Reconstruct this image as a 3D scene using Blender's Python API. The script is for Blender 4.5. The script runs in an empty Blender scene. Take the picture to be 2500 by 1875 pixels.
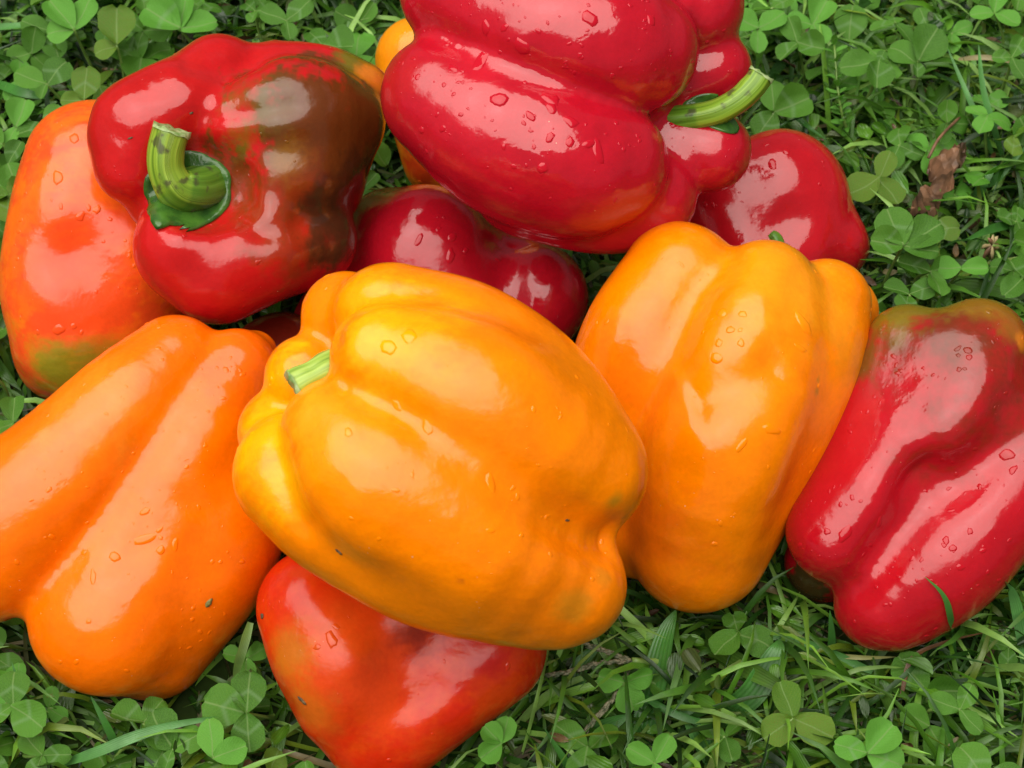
import bpy, bmesh, math, random
import numpy as np
from mathutils import Vector, Matrix

# ------------------------------------------------------------------ camera
SC = bpy.context.scene
COL = SC.collection
FPX = 1250 / math.tan(math.radians(16.0))      # focal length in photo pixels (2500 wide)
DIST, PITCH = 0.593, math.radians(55)
TARGET = np.array([0.0, 0.0, 0.04])
FWD = np.array([0.0, math.cos(PITCH), -math.sin(PITCH)])
UPV = np.array([0.0, math.sin(PITCH), math.cos(PITCH)])
RGT = np.array([1.0, 0.0, 0.0])
CAM = TARGET - FWD * DIST
cam = bpy.data.cameras.new('camera')
cam.sensor_width = 36.0
cam.lens = 18.0 / math.tan(math.radians(16.0))
cam.clip_start, cam.clip_end = 0.01, 200.0
camo = bpy.data.objects.new('camera', cam)
COL.objects.link(camo)
camo.location = CAM
camo.rotation_euler = (math.pi / 2 - PITCH, 0, 0)
cam.dof.use_dof = True
cam.dof.focus_distance = 0.56
cam.dof.aperture_fstop = 30
SC.camera = camo

# ------------------------------------------------------------------ light: overcast noon
SUN_EL, SUN_AZ = math.radians(75), math.radians(-115)     # azimuth from +Y (away from camera), negative = left
world = bpy.data.worlds.new('World')
SC.world = world
world.use_nodes = True
wn = world.node_tree
wn.nodes.clear()
w_out = wn.nodes.new('ShaderNodeOutputWorld')
w_bg = wn.nodes.new('ShaderNodeBackground')
w_sky = wn.nodes.new('ShaderNodeTexSky')
w_sky.sky_type = 'NISHITA'
w_sky.sun_disc = False
w_sky.sun_elevation = SUN_EL
w_sky.sun_rotation = SUN_AZ
w_sky.dust_density = 4.0
w_hs = wn.nodes.new('ShaderNodeHueSaturation')           # cloud cover greys the blue out
w_hs.inputs['Saturation'].default_value = 0.1
w_hs.inputs['Value'].default_value = 0.65
wn.links.new(w_sky.outputs[0], w_hs.inputs['Color'])
wn.links.new(w_hs.outputs[0], w_bg.inputs['Color'])
w_bg.inputs['Strength'].default_value = 0.05
wn.links.new(w_bg.outputs[0], w_out.inputs['Surface'])
sun = bpy.data.lights.new('sun', 'SUN')
sun.energy = 4.0
sun.angle = math.radians(79)
sun.color = (1.0, 0.955, 0.87)
suno = bpy.data.objects.new('sun', sun)
COL.objects.link(suno)
sd = Vector((math.sin(SUN_AZ) * math.cos(SUN_EL), math.cos(SUN_AZ) * math.cos(SUN_EL), math.sin(SUN_EL)))
suno.rotation_euler = sd.to_track_quat('Z', 'Y').to_euler()
suno.location = (0, 0, 2)
SC.view_settings.view_transform = 'Standard'
SC.view_settings.look = 'None'
SC.view_settings.gamma = 1.0
SC.view_settings.exposure = 0.3

# ------------------------------------------------------------------ helpers
RNG = random.Random(7)
NR = np.random.default_rng(11)


def ray(u, v):
    return RGT * ((u - 1250) / FPX) - UPV * ((v - 937.5) / FPX) + FWD


def ground_pt(u, v, z=0.0):
    r = ray(u, v)
    t = (z - CAM[2]) / r[2]
    return CAM + r * t


def to_px(p):
    q = np.asarray(p) - CAM
    d = q @ FWD
    return 1250 + FPX * (q @ RGT) / d, 937.5 - FPX * (q @ UPV) / d


def link_mesh(name, verts, faces, mat=None, parent=None, smooth=True, uv=None, cols=None, gloss=0.5):
    me = bpy.data.meshes.new(name)
    me.from_pydata([tuple(p) for p in verts], [], [tuple(f) for f in faces])
    if smooth:
        me.polygons.foreach_set('use_smooth', [True] * len(me.polygons))
    if uv is not None:
        lay = me.uv_layers.new(name='UVMap')
        li = np.empty(len(me.loops), dtype=np.int32)
        me.loops.foreach_get('vertex_index', li)
        lay.data.foreach_set('uv', np.asarray(uv, dtype=np.float32)[li].ravel())
    if cols is not None:
        at = me.color_attributes.new('pigment', 'FLOAT_COLOR', 'POINT')
        c4 = np.ones((len(verts), 4), dtype=np.float32)
        c4[:, :3] = cols
        c4[:, 3] = gloss
        at.data.foreach_set('color', c4.ravel())
    if mat:
        me.materials.append(mat)
    o = bpy.data.objects.new(name, me)
    COL.objects.link(o)
    if parent is not None:
        o.parent = parent
    return o


def empty(name, loc, label, cat, group=None):
    o = bpy.data.objects.new(name, None)
    o.empty_display_size = 0.01
    COL.objects.link(o)
    o.location = loc
    o['label'], o['category'] = label, cat
    if group:
        o['group'] = group
    return o


class Nodes:
    def __init__(self, name):
        self.m = bpy.data.materials.new(name)
        self.m.use_nodes = True
        self.t = self.m.node_tree
        self.t.nodes.clear()
        self.out = self.t.nodes.new('ShaderNodeOutputMaterial')

    def n(self, kind, props=None, **ins):
        nd = self.t.nodes.new('ShaderNode' + kind)
        for k, v in (props or {}).items():
            setattr(nd, k, v)
        for k, v in ins.items():
            k = int(k[1:]) if k[0] == 'i' and k[1:].isdigit() else k.replace('_', ' ')
            s = nd.inputs[k]
            if isinstance(v, bpy.types.NodeSocket):
                self.t.links.new(v, s)
            else:
                s.default_value = v
        return nd

    def math(self, op, a, b=0.0, clamp=False):
        return self.n('Math', {'operation': op, 'use_clamp': clamp}, i0=a, i1=b).outputs[0]

    def ramp(self, fac, stops):
        nd = self.n('ValToRGB', None, Fac=fac)
        el = nd.color_ramp.elements
        while len(el) < len(stops):
            el.new(0.5)
        for e, (p, c) in zip(el, stops):
            e.position = p
            e.color = (c, c, c, 1) if not isinstance(c, tuple) else (*c, 1)
        return nd.outputs[0]

    def mix(self, fac, a, b, blend='MIX'):
        nd = self.t.nodes.new('ShaderNodeMix')
        nd.data_type = 'RGBA'
        nd.blend_type = blend
        for i, v in ((0, fac), (6, a), (7, b)):
            if isinstance(v, bpy.types.NodeSocket):
                self.t.links.new(v, nd.inputs[i])
            else:
                nd.inputs[i].default_value = (*v, 1) if isinstance(v, tuple) and len(v) == 3 else v
        return nd.outputs[2]

    def done(self, shader):
        self.t.links.new(shader, self.out.inputs['Surface'])
        return self.m


# ------------------------------------------------------------------ materials
def mat_flesh():
    k = Nodes('pepper_skin')
    at = k.n('Attribute', {'attribute_name': 'pigment'})
    tc = k.n('TexCoord').outputs['Object']
    mott = k.n('TexNoise', None, Vector=tc, Scale=55.0, Detail=4.0, Roughness=0.6).outputs['Fac']
    fine = k.n('TexNoise', None, Vector=tc, Scale=700.0, Detail=2.0).outputs['Fac']
    mott = k.math('ADD', k.math('MULTIPLY', mott, 0.75), k.math('MULTIPLY', fine, 0.25))
    fac = k.ramp(mott, [(0.3, 0.83), (0.7, 1.12)])
    col = k.mix(1.0, at.outputs['Color'], fac, 'MULTIPLY')
    sp = k.n('TexVoronoi', None, Vector=tc, Scale=420.0, Randomness=1.0)
    spn = k.n('TexNoise', None, Vector=tc, Scale=30.0, Detail=2.0).outputs['Fac']
    dots = k.math('LESS_THAN', sp.outputs['Distance'], k.ramp(spn, [(0.52, 0.0), (0.75, 0.14)]))
    pick = k.math('GREATER_THAN', k.n('SeparateColor', None, Color=sp.outputs['Color']).outputs[0], 0.72)
    dots = k.math('MULTIPLY', k.math('MULTIPLY', dots, pick), 0.42)
    col = k.mix(dots, col, (0.75, 0.5, 0.3))
    wet = k.n('TexNoise', None, Vector=tc, Scale=38.0, Detail=3.0, Roughness=0.55).outputs['Fac']
    gl = at.outputs['Alpha']
    rough = k.math('ADD', k.ramp(wet, [(0.42, 0.05), (0.6, 0.14)]), k.math('MULTIPLY', k.math('SUBTRACT', 0.75, gl), 0.30))
    b1 = k.n('TexNoise', None, Vector=tc, Scale=130.0, Detail=3.0, Roughness=0.5).outputs['Fac']
    b2 = k.n('TexNoise', None, Vector=tc, Scale=1100.0, Detail=1.0).outputs['Fac']
    hgt = k.math('ADD', k.math('MULTIPLY', b1, 1.0), k.math('MULTIPLY', b2, 0.03))
    b3 = k.n('TexNoise', None, Vector=tc, Scale=62.0, Detail=1.0).outputs['Fac']
    hgt = k.math('ADD', hgt, k.math('MULTIPLY', b3, 1.6))
    bump = k.n('Bump', None, Strength=0.5, Distance=0.0007, Height=hgt)
    p = k.n('BsdfPrincipled', None, Base_Color=col, Roughness=rough, Normal=bump.outputs[0])
    k.t.links.new(gl, p.inputs['Specular IOR Level'])
    p.inputs['Subsurface Weight'].default_value = 0.12
    p.inputs['Subsurface Radius'].default_value = (1.0, 0.35, 0.12)
    p.inputs['Subsurface Scale'].default_value = 0.004
    return k.done(p.outputs[0])


def mat_stem():
    k = Nodes('pepper_stem_skin')
    tc = k.n('TexCoord').outputs['Object']
    uv = k.n('TexCoord').outputs['UV']
    st = k.n('Mapping', None, Vector=uv, Scale=(24.0, 0.8, 1.0)).outputs[0]
    ns = k.n('TexNoise', None, Vector=st, Scale=1.0, Detail=3.0).outputs['Fac']
    col = k.ramp(ns, [(0.3, (0.10, 0.20, 0.012)), (0.55, (0.24, 0.38, 0.03)), (0.75, (0.34, 0.48, 0.07))])
    at = k.n('Attribute', {'attribute_name': 'pigment'})
    col = k.mix(1.0, col, at.outputs['Color'], 'MULTIPLY')
    sc = k.n('TexNoise', None, Vector=tc, Scale=170.0, Detail=3.0).outputs['Fac']
    col = k.mix(k.ramp(sc, [(0.58, 0.0), (0.66, 0.8)]), col, (0.05, 0.045, 0.02))
    bump = k.n('Bump', None, Strength=0.5, Distance=0.0006, Height=ns)
    p = k.n('BsdfPrincipled', None, Base_Color=col, Roughness=0.38, Normal=bump.outputs[0])
    return k.done(p.outputs[0])


def mat_plain(name, c0, c1, scale, rough=0.5, bumpd=0.0003):
    k = Nodes(name)
    tc = k.n('TexCoord').outputs['Object']
    ns = k.n('TexNoise', None, Vector=tc, Scale=scale, Detail=4.0).outputs['Fac']
    col = k.ramp(ns, [(0.35, c0), (0.65, c1)])
    bump = k.n('Bump', None, Strength=0.6, Distance=bumpd, Height=ns)
    p = k.n('BsdfPrincipled', None, Base_Color=col, Roughness=rough, Normal=bump.outputs[0])
    return k.done(p.outputs[0])


M_FLESH = mat_flesh()
M_STEM = mat_stem()
M_CUT = mat_plain('cut_stem_end', (0.14, 0.24, 0.05), (0.42, 0.52, 0.24), 420, 0.45)
M_CALYX = mat_plain('calyx_skin', (0.02, 0.07, 0.012), (0.06, 0.17, 0.02), 160, 0.25, 0.0012)

# ------------------------------------------------------------------ bell pepper bodies
RED, CRIMSON = (0.50, 0.008, 0.010), (0.47, 0.006, 0.018)
ORANGE, DEEPOR, YELLOW = (0.94, 0.222, 0.0), (0.94, 0.160, 0.0), (0.94, 0.41, 0.0)
BROWN, OLIVE, GREENISH = (0.13, 0.030, 0.006), (0.17, 0.13, 0.008), (0.22, 0.22, 0.012)

PEPPERS = {
 'P1': dict(z=0.060, k=(14, 40), stem=(1630, 275, 0), grooves=[([(1027,77),(1168,118),(1362,190),(1516,266)],34,-10)], bumps=[(1180,60,60,-6),(1330,120,50,-5),(1290,330,50,-5),(1480,330,45,-6)],
  base=CRIMSON,
  lobes=[[(1088,240,85,160),(1230,330,112,190),(1390,392,120,188),(1480,404,112,155)],
         [(1300,430,-40,150),(1450,470,-30,150),(1565,480,-30,135)],
         [(1120,-25,70,150),(1300,70,122,185),(1460,100,130,186),(1555,122,110,151)],
         [(1200,0,-60,180),(1500,0,-60,190),(1700,18,-30,124)],
         [(1600,200,-110,130),(1745,165,-70,97)],
         [(1550,350,-110,140),(1735,370,-50,97)]],
  core=[[(1200,200,-40,200),(1480,230,-90,190)]],
  spots=[(960,180,150,(.46,.012,.010),.8,.6)]),
 'P2': dict(z=0.048, k=(26, 46), stem=(500, 450, 60), grooves=[([(476,297),(560,278),(650,268),(750,250)],30,-14),([(594,512),(640,563),(717,558),(775,505)],38,-16),([(435,150),(512,160),(590,152),(640,130)],28,-12),([(600,400),(612,450),(600,510)],26,-10)], bumps=[(400,200,60,-8),(560,260,50,-8),(610,345,40,-10),(690,300,50,8),(470,680,50,-7),(430,590,40,6),(690,470,60,-8),(640,555,40,-12),(270,330,50,-6)],
  base=RED,
  lobes=[[(440,262,50,110),(335,320,55,120),(318,400,55,100)],
         [(430,262,30,108),(540,190,-60,108)],
         [(590,310,90,92),(715,290,40,150),(820,300,-40,118)],
         [(640,440,70,110),(720,430,40,135),(770,400,-20,125)],
         [(470,600,80,143),(530,648,70,142)],
         [(640,590,50,150),(745,580,-20,125)],
         [(690,212,-100,120),(790,200,-110,92),(872,235,-130,85)]],
  core=[[(560,430,-110,200),(690,400,-120,210)],[(400,400,-20,100),(400,470,-20,100)]],
  dents=[(495,445,200,118,40)],
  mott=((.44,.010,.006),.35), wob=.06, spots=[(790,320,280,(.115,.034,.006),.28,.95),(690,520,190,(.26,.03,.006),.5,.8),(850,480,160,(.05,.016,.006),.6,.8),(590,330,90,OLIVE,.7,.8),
         (630,255,150,(.13,.085,.010),.9,.85),(690,390,90,(.22,.10,.008),.8,.7),(570,260,70,OLIVE,.9,.5),(880,152,70,OLIVE,.6),(920,190,60,(.8,.2,.01),.6,.8),
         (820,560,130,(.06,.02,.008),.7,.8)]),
 'P3': dict(z=-0.004, k=(60, 110), stem=(330, 900, 0), bumps=[(175,620,80,-24),(150,520,70,6),(130,720,50,5),(120,520,60,5),(240,700,60,-6)],
  base=(.86,.135,.008), mott=((.80,.06,.012),.8),
  lobes=[[(222,410,0,160),(192,520,15,163),(172,700,20,166),(190,815,0,164)],
         [(330,450,-40,150),(330,620,-10,160),(300,780,-40,140)],
         [(160,880,-90,98),(270,700,-60,140)]],
  core=[], spots=[(170,640,170,(.78,.055,.006),.9,.8),(150,915,170,GREENISH,1.0,.95),(90,970,60,(.7,.03,.008),.5),(230,860,90,OLIVE,.9,.5)]),
 'P4': dict(z=-0.006, k=(18, 34), stem=(600, 850, 0), bumps=[(340,1330,60,-12),(440,1230,55,-7),(290,1400,50,-5),(120,1150,70,-6),(460,1100,60,5)],
  base=DEEPOR,
  lobes=[[(426,890,22,121),(306,1008,72,149),(158,1160,99,172),(6,1300,88,190),(-30,1370,60,150)],
         [(578,905,5,100),(500,1050,45,135),(405,1240,62,165),(305,1450,60,192),(272,1502,60,195)],
         [(600,985,-45,118),(550,1220,0,163),(472,1400,0,172),(370,1560,-25,152)],
         [(625,858,-50,50),(560,950,-60,100)]],
  core=[[(300,1120,-130,190),(250,1380,-130,190)]], spots=[(230,990,170,(.86,.22,.006),.9,.7),(600,900,160,(.80,.11,.004),.8,.6),(380,1690,70,(.45,.16,.01),.8,.4)]),
 'P5': dict(z=0.060, k=(15, 75), stem=(800, 915, 20), grooves=[([(815,860),(820,790),(880,740),(980,715),(1100,722)],24,-13),([(815,930),(905,985),(968,1000),(1040,1050)],34,-14),([(680,1050),(690,1140),(715,1240),(765,1310)],24,-12),([(1180,1140),(1330,1255),(1430,1310),(1515,1328)],56,-46,0)], bumps=[(900,1050,40,-5),(1100,870,60,-5),(1000,1330,90,-6),(840,990,50,4)],
  base=ORANGE,
  lobes=[[(960,790,-50,155),(1150,852,-30,163),(1330,1000,-10,160),(1428,1150,0,146)],
         [(850,770,-170,112),(1100,900,-220,170),(1380,1150,-130,130)],
         [(945,872,110,142),(1130,955,130,190),(1310,1075,100,180),(1420,1150,40,146)],
         [(840,1070,110,155),(960,1170,140,205),(1180,1310,110,195),(1390,1410,40,125)],
         [(722,1160,-20,147),(850,1250,0,170),(1050,1350,0,188),(1300,1440,-10,147),(1395,1440,0,121)],
         [(690,1055,-150,104),(900,1150,-210,170),(1200,1300,-180,170)],
         [(752,922,-120,98),(900,1000,-200,150)]],
  core=[[(1020,1050,60,200),(1200,1180,40,200)]],
  spots=[(640,1050,230,YELLOW,.9),(900,760,300,YELLOW,.9,.9),(840,1060,200,YELLOW,.95,.5),(800,1000,180,(.90,.30,.006),.9,.8),(1100,1150,330,(.92,.20,.0),.9,.6),
         (1350,1500,220,(.78,.17,.003),.9,.5),(1503,1225,34,(.28,.20,.01),.9,.6),(1530,1270,22,(.28,.20,.01),.9,.5),(1410,1480,60,(.40,.19,.01),.9,.55),(1478,1400,36,(.40,.19,.01),.9,.4),(1125,1420,12,(.6,.13,.005),.6)]),
 'P6': dict(z=-0.004, k=(50, 90), stem=(1200, 500, -150), grooves=[([(1250,560),(1244,640),(1240,720),(1230,800)],58,-34)], bumps=[(1040,600,40,-5)],
  base=(.42,.006,.016),
  lobes=[[(1040,622,40,165),(1080,780,20,165)],
         [(1290,732,20,145),(1200,860,0,140)],
         [(940,570,-60,100),(900,700,-60,120)],
         [(800,790,-60,90),(950,820,-20,130)]],
  core=[[(1120,720,-60,190)]], spots=[(930,480,110,(.16,.03,.008),.9,.8)]),
 'P7': dict(z=-0.004, k=(26, 60), stem=(1940, 560, -60), grooves=[([(1811,594),(1760,660),(1697,729),(1665,830),(1640,920)],42,-12),([(1967,632),(1950,700),(1930,780),(1900,860)],45,-9),([(1670,985),(1760,950),(1850,925),(1930,880)],72,-30)], bumps=[(1760,1080,60,5),(1800,800,50,-4),(1700,1080,60,6)],
  base=ORANGE,
  lobes=[[(1660,695,0,150),(1565,850,10,165),(1530,1050,-30,150),(1530,1300,-60,106)],
         [(1868,738,80,148),(1830,880,130,186),(1760,1100,150,186),(1690,1342,70,150)],
         [(2018,737,10,111),(1965,880,40,146),(1878,1080,40,152),(1740,1330,10,140)],
         [(2048,762,-120,96),(1850,900,-150,190),(1650,1250,-100,150)]],
  core=[[(1780,880,-50,200),(1700,1150,-40,180)]],
  spots=[(1890,650,260,(.90,.29,.005),.9),(1560,1300,260,(.90,.165,.003),.9,.8),(2090,900,90,(.62,.22,.008),.9,.5),(1995,955,14,(.35,.2,.01),.8,.7),(1999,928,10,(.35,.2,.01),.8,.7),
         (1560,900,200,(.90,.17,.003),.9,.8),(1850,1380,80,(.6,.16,.006),.9,.4)]),
 'P8': dict(z=-0.003, k=(36, 70), stem=(1890, 590, 110), bumps=[(1850,470,50,-6),(1930,520,60,-6)],
  base=(.48,.007,.014),
  lobes=[[(1790,510,0,150),(1905,470,0,153)],[(1900,500,0,130),(1950,505,0,120)],
         [(2038,600,0,87),(1960,590,20,110)],
         [(1830,640,20,140),(1900,640,30,120)]],
  core=[], spots=[]),
 'P9': dict(z=-0.004, k=(36, 50), stem=(2380, 720, -120), grooves=[([(2500,930),(2440,1040),(2390,1130),(2330,1175),(2250,1170),(2190,1290),(2110,1430),(2045,1465)],56,-22)], bumps=[(2262,1168,82,-40),(2330,960,50,-6),(2240,1000,50,-8),(2300,860,40,-4),(2370,1290,50,-3),(2200,1500,50,-5)],
  base=(.42,.005,.012),
  lobes=[[(2388,850,40,125),(2330,1000,90,146),(2185,1150,100,118),(2040,1312,70,118)],
         [(2215,845,0,108),(2170,960,10,105),(2120,1100,20,108),(2048,1280,20,110)],
         [(2530,950,-20,130),(2480,1130,50,150),(2330,1330,70,158),(2195,1438,50,148),(2150,1474,40,121)],
         [(2010,1380,-140,95),(2150,1250,-120,130)]],
  core=[[(2340,980,-120,200),(2200,1280,-110,150)],[(2285,880,50,100),(2200,1060,60,110)],[(2330,880,60,120),(2400,1000,95,112)]],
  spots=[(2310,810,370,(.14,.024,.006),1.0,.95),(2210,750,130,OLIVE,.7,.9),(2400,730,110,(.24,.12,.008),.8,.9),(2110,880,110,(.14,.06,.008),.8,.9),(2470,800,70,(.26,.10,.008),.8,.8),
         (2495,830,30,(.7,.2,.01),.8,.7),(1955,1445,95,(.05,.03,.008),.4)]),
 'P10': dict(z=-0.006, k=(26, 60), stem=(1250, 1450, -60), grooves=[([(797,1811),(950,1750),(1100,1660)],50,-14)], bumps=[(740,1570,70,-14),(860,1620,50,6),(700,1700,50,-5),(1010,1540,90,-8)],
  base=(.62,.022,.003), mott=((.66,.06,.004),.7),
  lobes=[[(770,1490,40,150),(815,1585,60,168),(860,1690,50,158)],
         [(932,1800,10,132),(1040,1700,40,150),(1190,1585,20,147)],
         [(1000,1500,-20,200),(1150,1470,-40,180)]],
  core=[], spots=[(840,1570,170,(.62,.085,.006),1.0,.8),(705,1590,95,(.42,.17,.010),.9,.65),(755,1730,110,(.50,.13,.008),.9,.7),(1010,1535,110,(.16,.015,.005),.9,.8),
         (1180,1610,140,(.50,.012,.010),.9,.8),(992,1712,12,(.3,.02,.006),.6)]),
 'P11': dict(z=0.0, k=(40, 60), stem=(1100, 60, 0), base=(.88,.27,.004),
  lobes=[[(1026,150,0,108),(1060,280,20,110),(1085,380,0,104)],
         [(1150,150,0,110),(1180,330,0,120)]],
  core=[], spots=[(1010,400,110,(.6,.05,.008),.9)]),
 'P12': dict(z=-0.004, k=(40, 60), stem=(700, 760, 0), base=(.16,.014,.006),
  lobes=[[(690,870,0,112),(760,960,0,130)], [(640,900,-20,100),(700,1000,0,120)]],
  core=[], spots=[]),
}


def catmull(pts, n=7):
    p = np.array(pts, float)
    if len(p) < 3:
        return p
    q = np.vstack([2 * p[0] - p[1], p, 2 * p[-1] - p[-2]])
    out = []
    for i in range(1, len(q) - 2):
        for j in range(n):
            t = j / n
            out.append(0.5 * ((2 * q[i]) + (-q[i-1] + q[i+1]) * t + (2*q[i-1] - 5*q[i] + 4*q[i+1] - q[i+2]) * t*t
                              + (-q[i-1] + 3*q[i] - 3*q[i+1] + q[i+2]) * t**3))
    out.append(p[-1])
    return np.array(out)


GLOSS = {'P1': .62, 'P2': .50, 'P3': .44, 'P4': .42, 'P5': .36, 'P6': .55, 'P7': .40, 'P8': .58, 'P9': .54, 'P10': .34, 'P11': .4, 'P12': .3}


class Pepper:
    def __init__(self, key, d):
        self.key, self.d = key, d
        lo, hi = 0.35, 0.75
        for _ in range(40):                       # slide along the sight line until it rests at its height
            mid = (lo + hi) / 2
            self.place(mid)
            zz = min((c[:, 2] - r).min() for c, r in self.lobes)
            if zz > d['z']:
                lo = mid
            else:
                hi = mid
        self.place((lo + hi) / 2)
        self.s = self.D / FPX
        self.k0, self.k1 = d['k'][0] * self.s, d['k'][1] * self.s
        self.stem_p = self.pt(*d['stem'])
        allc = np.vstack([c for c, r in self.lobes + self.core])
        allr = np.hstack([r for c, r in self.lobes + self.core])
        self.lo = (allc - allr[:, None]).min(0) - 0.006
        self.hi = (allc + allr[:, None]).max(0) + 0.006
        self.L = np.linalg.norm(self.hi - self.lo) * 0.45
        rr = np.random.default_rng(int(key[1:]) * 17)
        self.nd = rr.normal(size=(9, 3))
        self.nd /= np.linalg.norm(self.nd, axis=1)[:, None]
        self.nf = rr.uniform(60, 190, 9)
        self.nph = rr.uniform(0, 6.28, 9)
        self.na = d.get('lump', 0.00022) * (110 / self.nf)

    def pt(self, u, v, w=0):
        return CAM + ray(u, v) * (self.D - w * self.D / FPX)

    def place(self, D):
        self.D = D
        self.lobes, self.core = [], []
        for src, dst in ((self.d['lobes'], self.lobes), (self.d['core'], self.core)):
            for ch in src:
                q = catmull(ch, 24)
                c = np.array([self.pt(*r[:3]) for r in q])
                r = q[:, 3] * (D - q[:, 2] * D / FPX) / FPX
                dst.append((c, r))

    def chain(self, P, c, r):
        """distance to a swept ball: nearest coarse segment, then two Newton steps on the fine curve"""
        n = len(c)
        st = 8 if n > 8 else 1
        best = np.full(len(P), 1e9)
        s = np.zeros(len(P))
        for i in range(0, n - 1, st):
            j = min(i + st, n - 1)
            a, ab = c[i], c[j] - c[i]
            t = np.clip(((P - a) @ ab) / max(ab @ ab, 1e-12), 0, 1)
            d = np.linalg.norm(P - a - t[:, None] * ab, axis=1) - (r[i] + t * (r[j] - r[i]))
            m = d < best
            best[m], s[m] = d[m], i + t[m] * (j - i)
        if n == 2:
            return best
        for it in range(3):
            i = np.minimum(s.astype(int), n - 2)
            f = s - i
            ci = c[i]
            tg = c[i + 1] - ci
            q = ci + f[:, None] * tg
            if it == 2:
                break
            s2 = np.clip(s + ((P - q) * tg).sum(1) / np.maximum((tg * tg).sum(1), 1e-14), 0, n - 1)
            i2 = np.minimum(s2.astype(int), n - 2)
            q2 = c[i2] + (s2 - i2)[:, None] * (c[i2 + 1] - c[i2])
            ok = (((P - q2) ** 2).sum(1) - r[i2] ** 2) <= (((P - q) ** 2).sum(1) - r[i] ** 2) + 1e-9
            s = np.where(ok, s2, s)
        return np.linalg.norm(P - q, axis=1) - (r[i] + f * (r[i + 1] - r[i]))

    def sdf(self, P):
        ds = np.linalg.norm(P - self.stem_p, axis=1)
        f = np.clip(ds / self.L, 0, 1)
        k = self.k0 + (self.k1 - self.k0) * f * f * (3 - 2 * f)
        out = None
        for c, r in self.lobes + self.core:
            d = self.chain(P, c, r)
            if out is None:
                out = d
            else:
                h = np.maximum(k - np.abs(out - d), 0) / k
                out = np.minimum(out, d) - h * h * k * 0.25
        for (u, v, w, r, kk) in self.d.get('dents', []):
            c = self.pt(u, v, w)
            d = r * self.s - np.linalg.norm(P - c, axis=1)
            ks = kk * self.s
            h = np.maximum(ks - np.abs(out - d), 0) / ks
            out = np.maximum(out, d) + h * h * ks * 0.25
        out = out + (np.sin((P @ self.nd.T) * self.nf + self.nph) * self.na).sum(1)
        return out

    def grad(self, P, e=0.0004):
        g = np.stack([self.sdf(P + e * ax) - self.sdf(P - e * ax) for ax in np.eye(3)], 1)
        return g / np.maximum(np.linalg.norm(g, axis=1)[:, None], 1e-9)

    def hit(self, u, v):
        r = ray(u, v)
        r = r / np.linalg.norm(r)
        t = 0.25
        for _ in range(90):
            d = self.sdf((CAM + r * t)[None])[0]
            if abs(d) < 2e-5:
                return CAM + r * t
            t += d * 0.8
            if t > 1.2:
                return None
        return CAM + r * t

    def build_grid(self, h=0.0020):
        n = np.ceil((self.hi - self.lo) / h).astype(int) + 1
        ax = [self.lo[i] + h * np.arange(n[i]) for i in range(3)]
        G = np.stack(np.meshgrid(*ax, indexing='ij'), -1).reshape(-1, 3)
        S = self.sdf(G).reshape(n)
        ins = S < 0
        # surface nets
        cells = np.zeros(n - 1, int)
        for dx in (0, 1):
            for dy in (0, 1):
                for dz in (0, 1):
                    cells += ins[dx:n[0]-1+dx, dy:n[1]-1+dy, dz:n[2]-1+dz]
        act = (cells > 0) & (cells < 8)
        idx = -np.ones(n - 1, int)
        idx[act] = np.arange(act.sum())
        ci = np.argwhere(act)
        acc = np.zeros((len(ci), 3))
        cnt = np.zeros(len(ci))
        cor = [(a, b, c) for a in (0, 1) for b in (0, 1) for c in (0, 1)]
        for p in cor:
            for axi in range(3):
                if p[axi] == 0:
                    q = list(p)
                    q[axi] = 1
                    a = S[ci[:, 0]+p[0], ci[:, 1]+p[1], ci[:, 2]+p[2]]
                    b = S[ci[:, 0]+q[0], ci[:, 1]+q[1], ci[:, 2]+q[2]]
                    m = (a < 0) != (b < 0)
                    t = np.where(m, a / np.where(m, a - b, 1), 0)
                    pos = np.tile(np.array(p, float), (len(ci), 1))
                    pos[:, axi] = t
                    acc += pos * m[:, None]
                    cnt += m
        V = self.lo + h * (ci + acc / cnt[:, None])
        F = []
        for axi in range(3):
            o1, o2 = [(1, 2), (2, 0), (0, 1)][axi]
            sl0 = [slice(1, n[i]-1) for i in range(3)]
            sl0[axi] = slice(0, n[axi]-1)
            sl1 = list(sl0)
            sl1[axi] = slice(1, n[axi])
            a, b = ins[tuple(sl0)], ins[tuple(sl1)]
            e = np.argwhere(a != b)
            fl = a[tuple(e.T)]
            base = e.copy()
            for i in range(3):
                if i != axi:
                    base[:, i] += 1

            def cell(d1, d2):
                q = base.copy()
                q[:, o1] += d1
                q[:, o2] += d2
                return idx[tuple(q.T)]
            quad = np.stack([cell(-1, -1), cell(0, -1), cell(0, 0), cell(-1, 0)], 1)
            quad[~fl] = quad[~fl][:, ::-1]
            F.append(quad)
        F = np.vstack(F)
        # keep the outer shell only (inner voids between lobes are dropped)
        lab = np.arange(len(V))
        for _ in range(400):
            mn = lab[F].min(1)
            new = lab.copy()
            np.minimum.at(new, F.ravel(), np.repeat(mn, 4))
            new = new[new]
            if (new == lab).all():
                break
            lab = new
        vals, c = np.unique(lab, return_counts=True)
        keep = lab == vals[c.argmax()]
        re = -np.ones(len(V), int)
        re[keep] = np.arange(keep.sum())
        V, F = V[keep], re[F[keep[F[:, 0]]]]
        # one linear subdivision
        E = np.sort(np.vstack([F[:, [0, 1]], F[:, [1, 2]], F[:, [2, 3]], F[:, [3, 0]]]), 1)
        ue, inv = np.unique(E, axis=0, return_inverse=True)
        inv = inv.reshape(4, -1)
        nv = len(V)
        mid = V[ue].mean(1)
        fc = V[F].mean(1)
        em = nv + inv
        fi = nv + len(ue) + np.arange(len(F))
        F2 = np.vstack([np.stack([F[:, i], em[i], fi, em[(i + 3) % 4]], 1) for i in range(4)])
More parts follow.
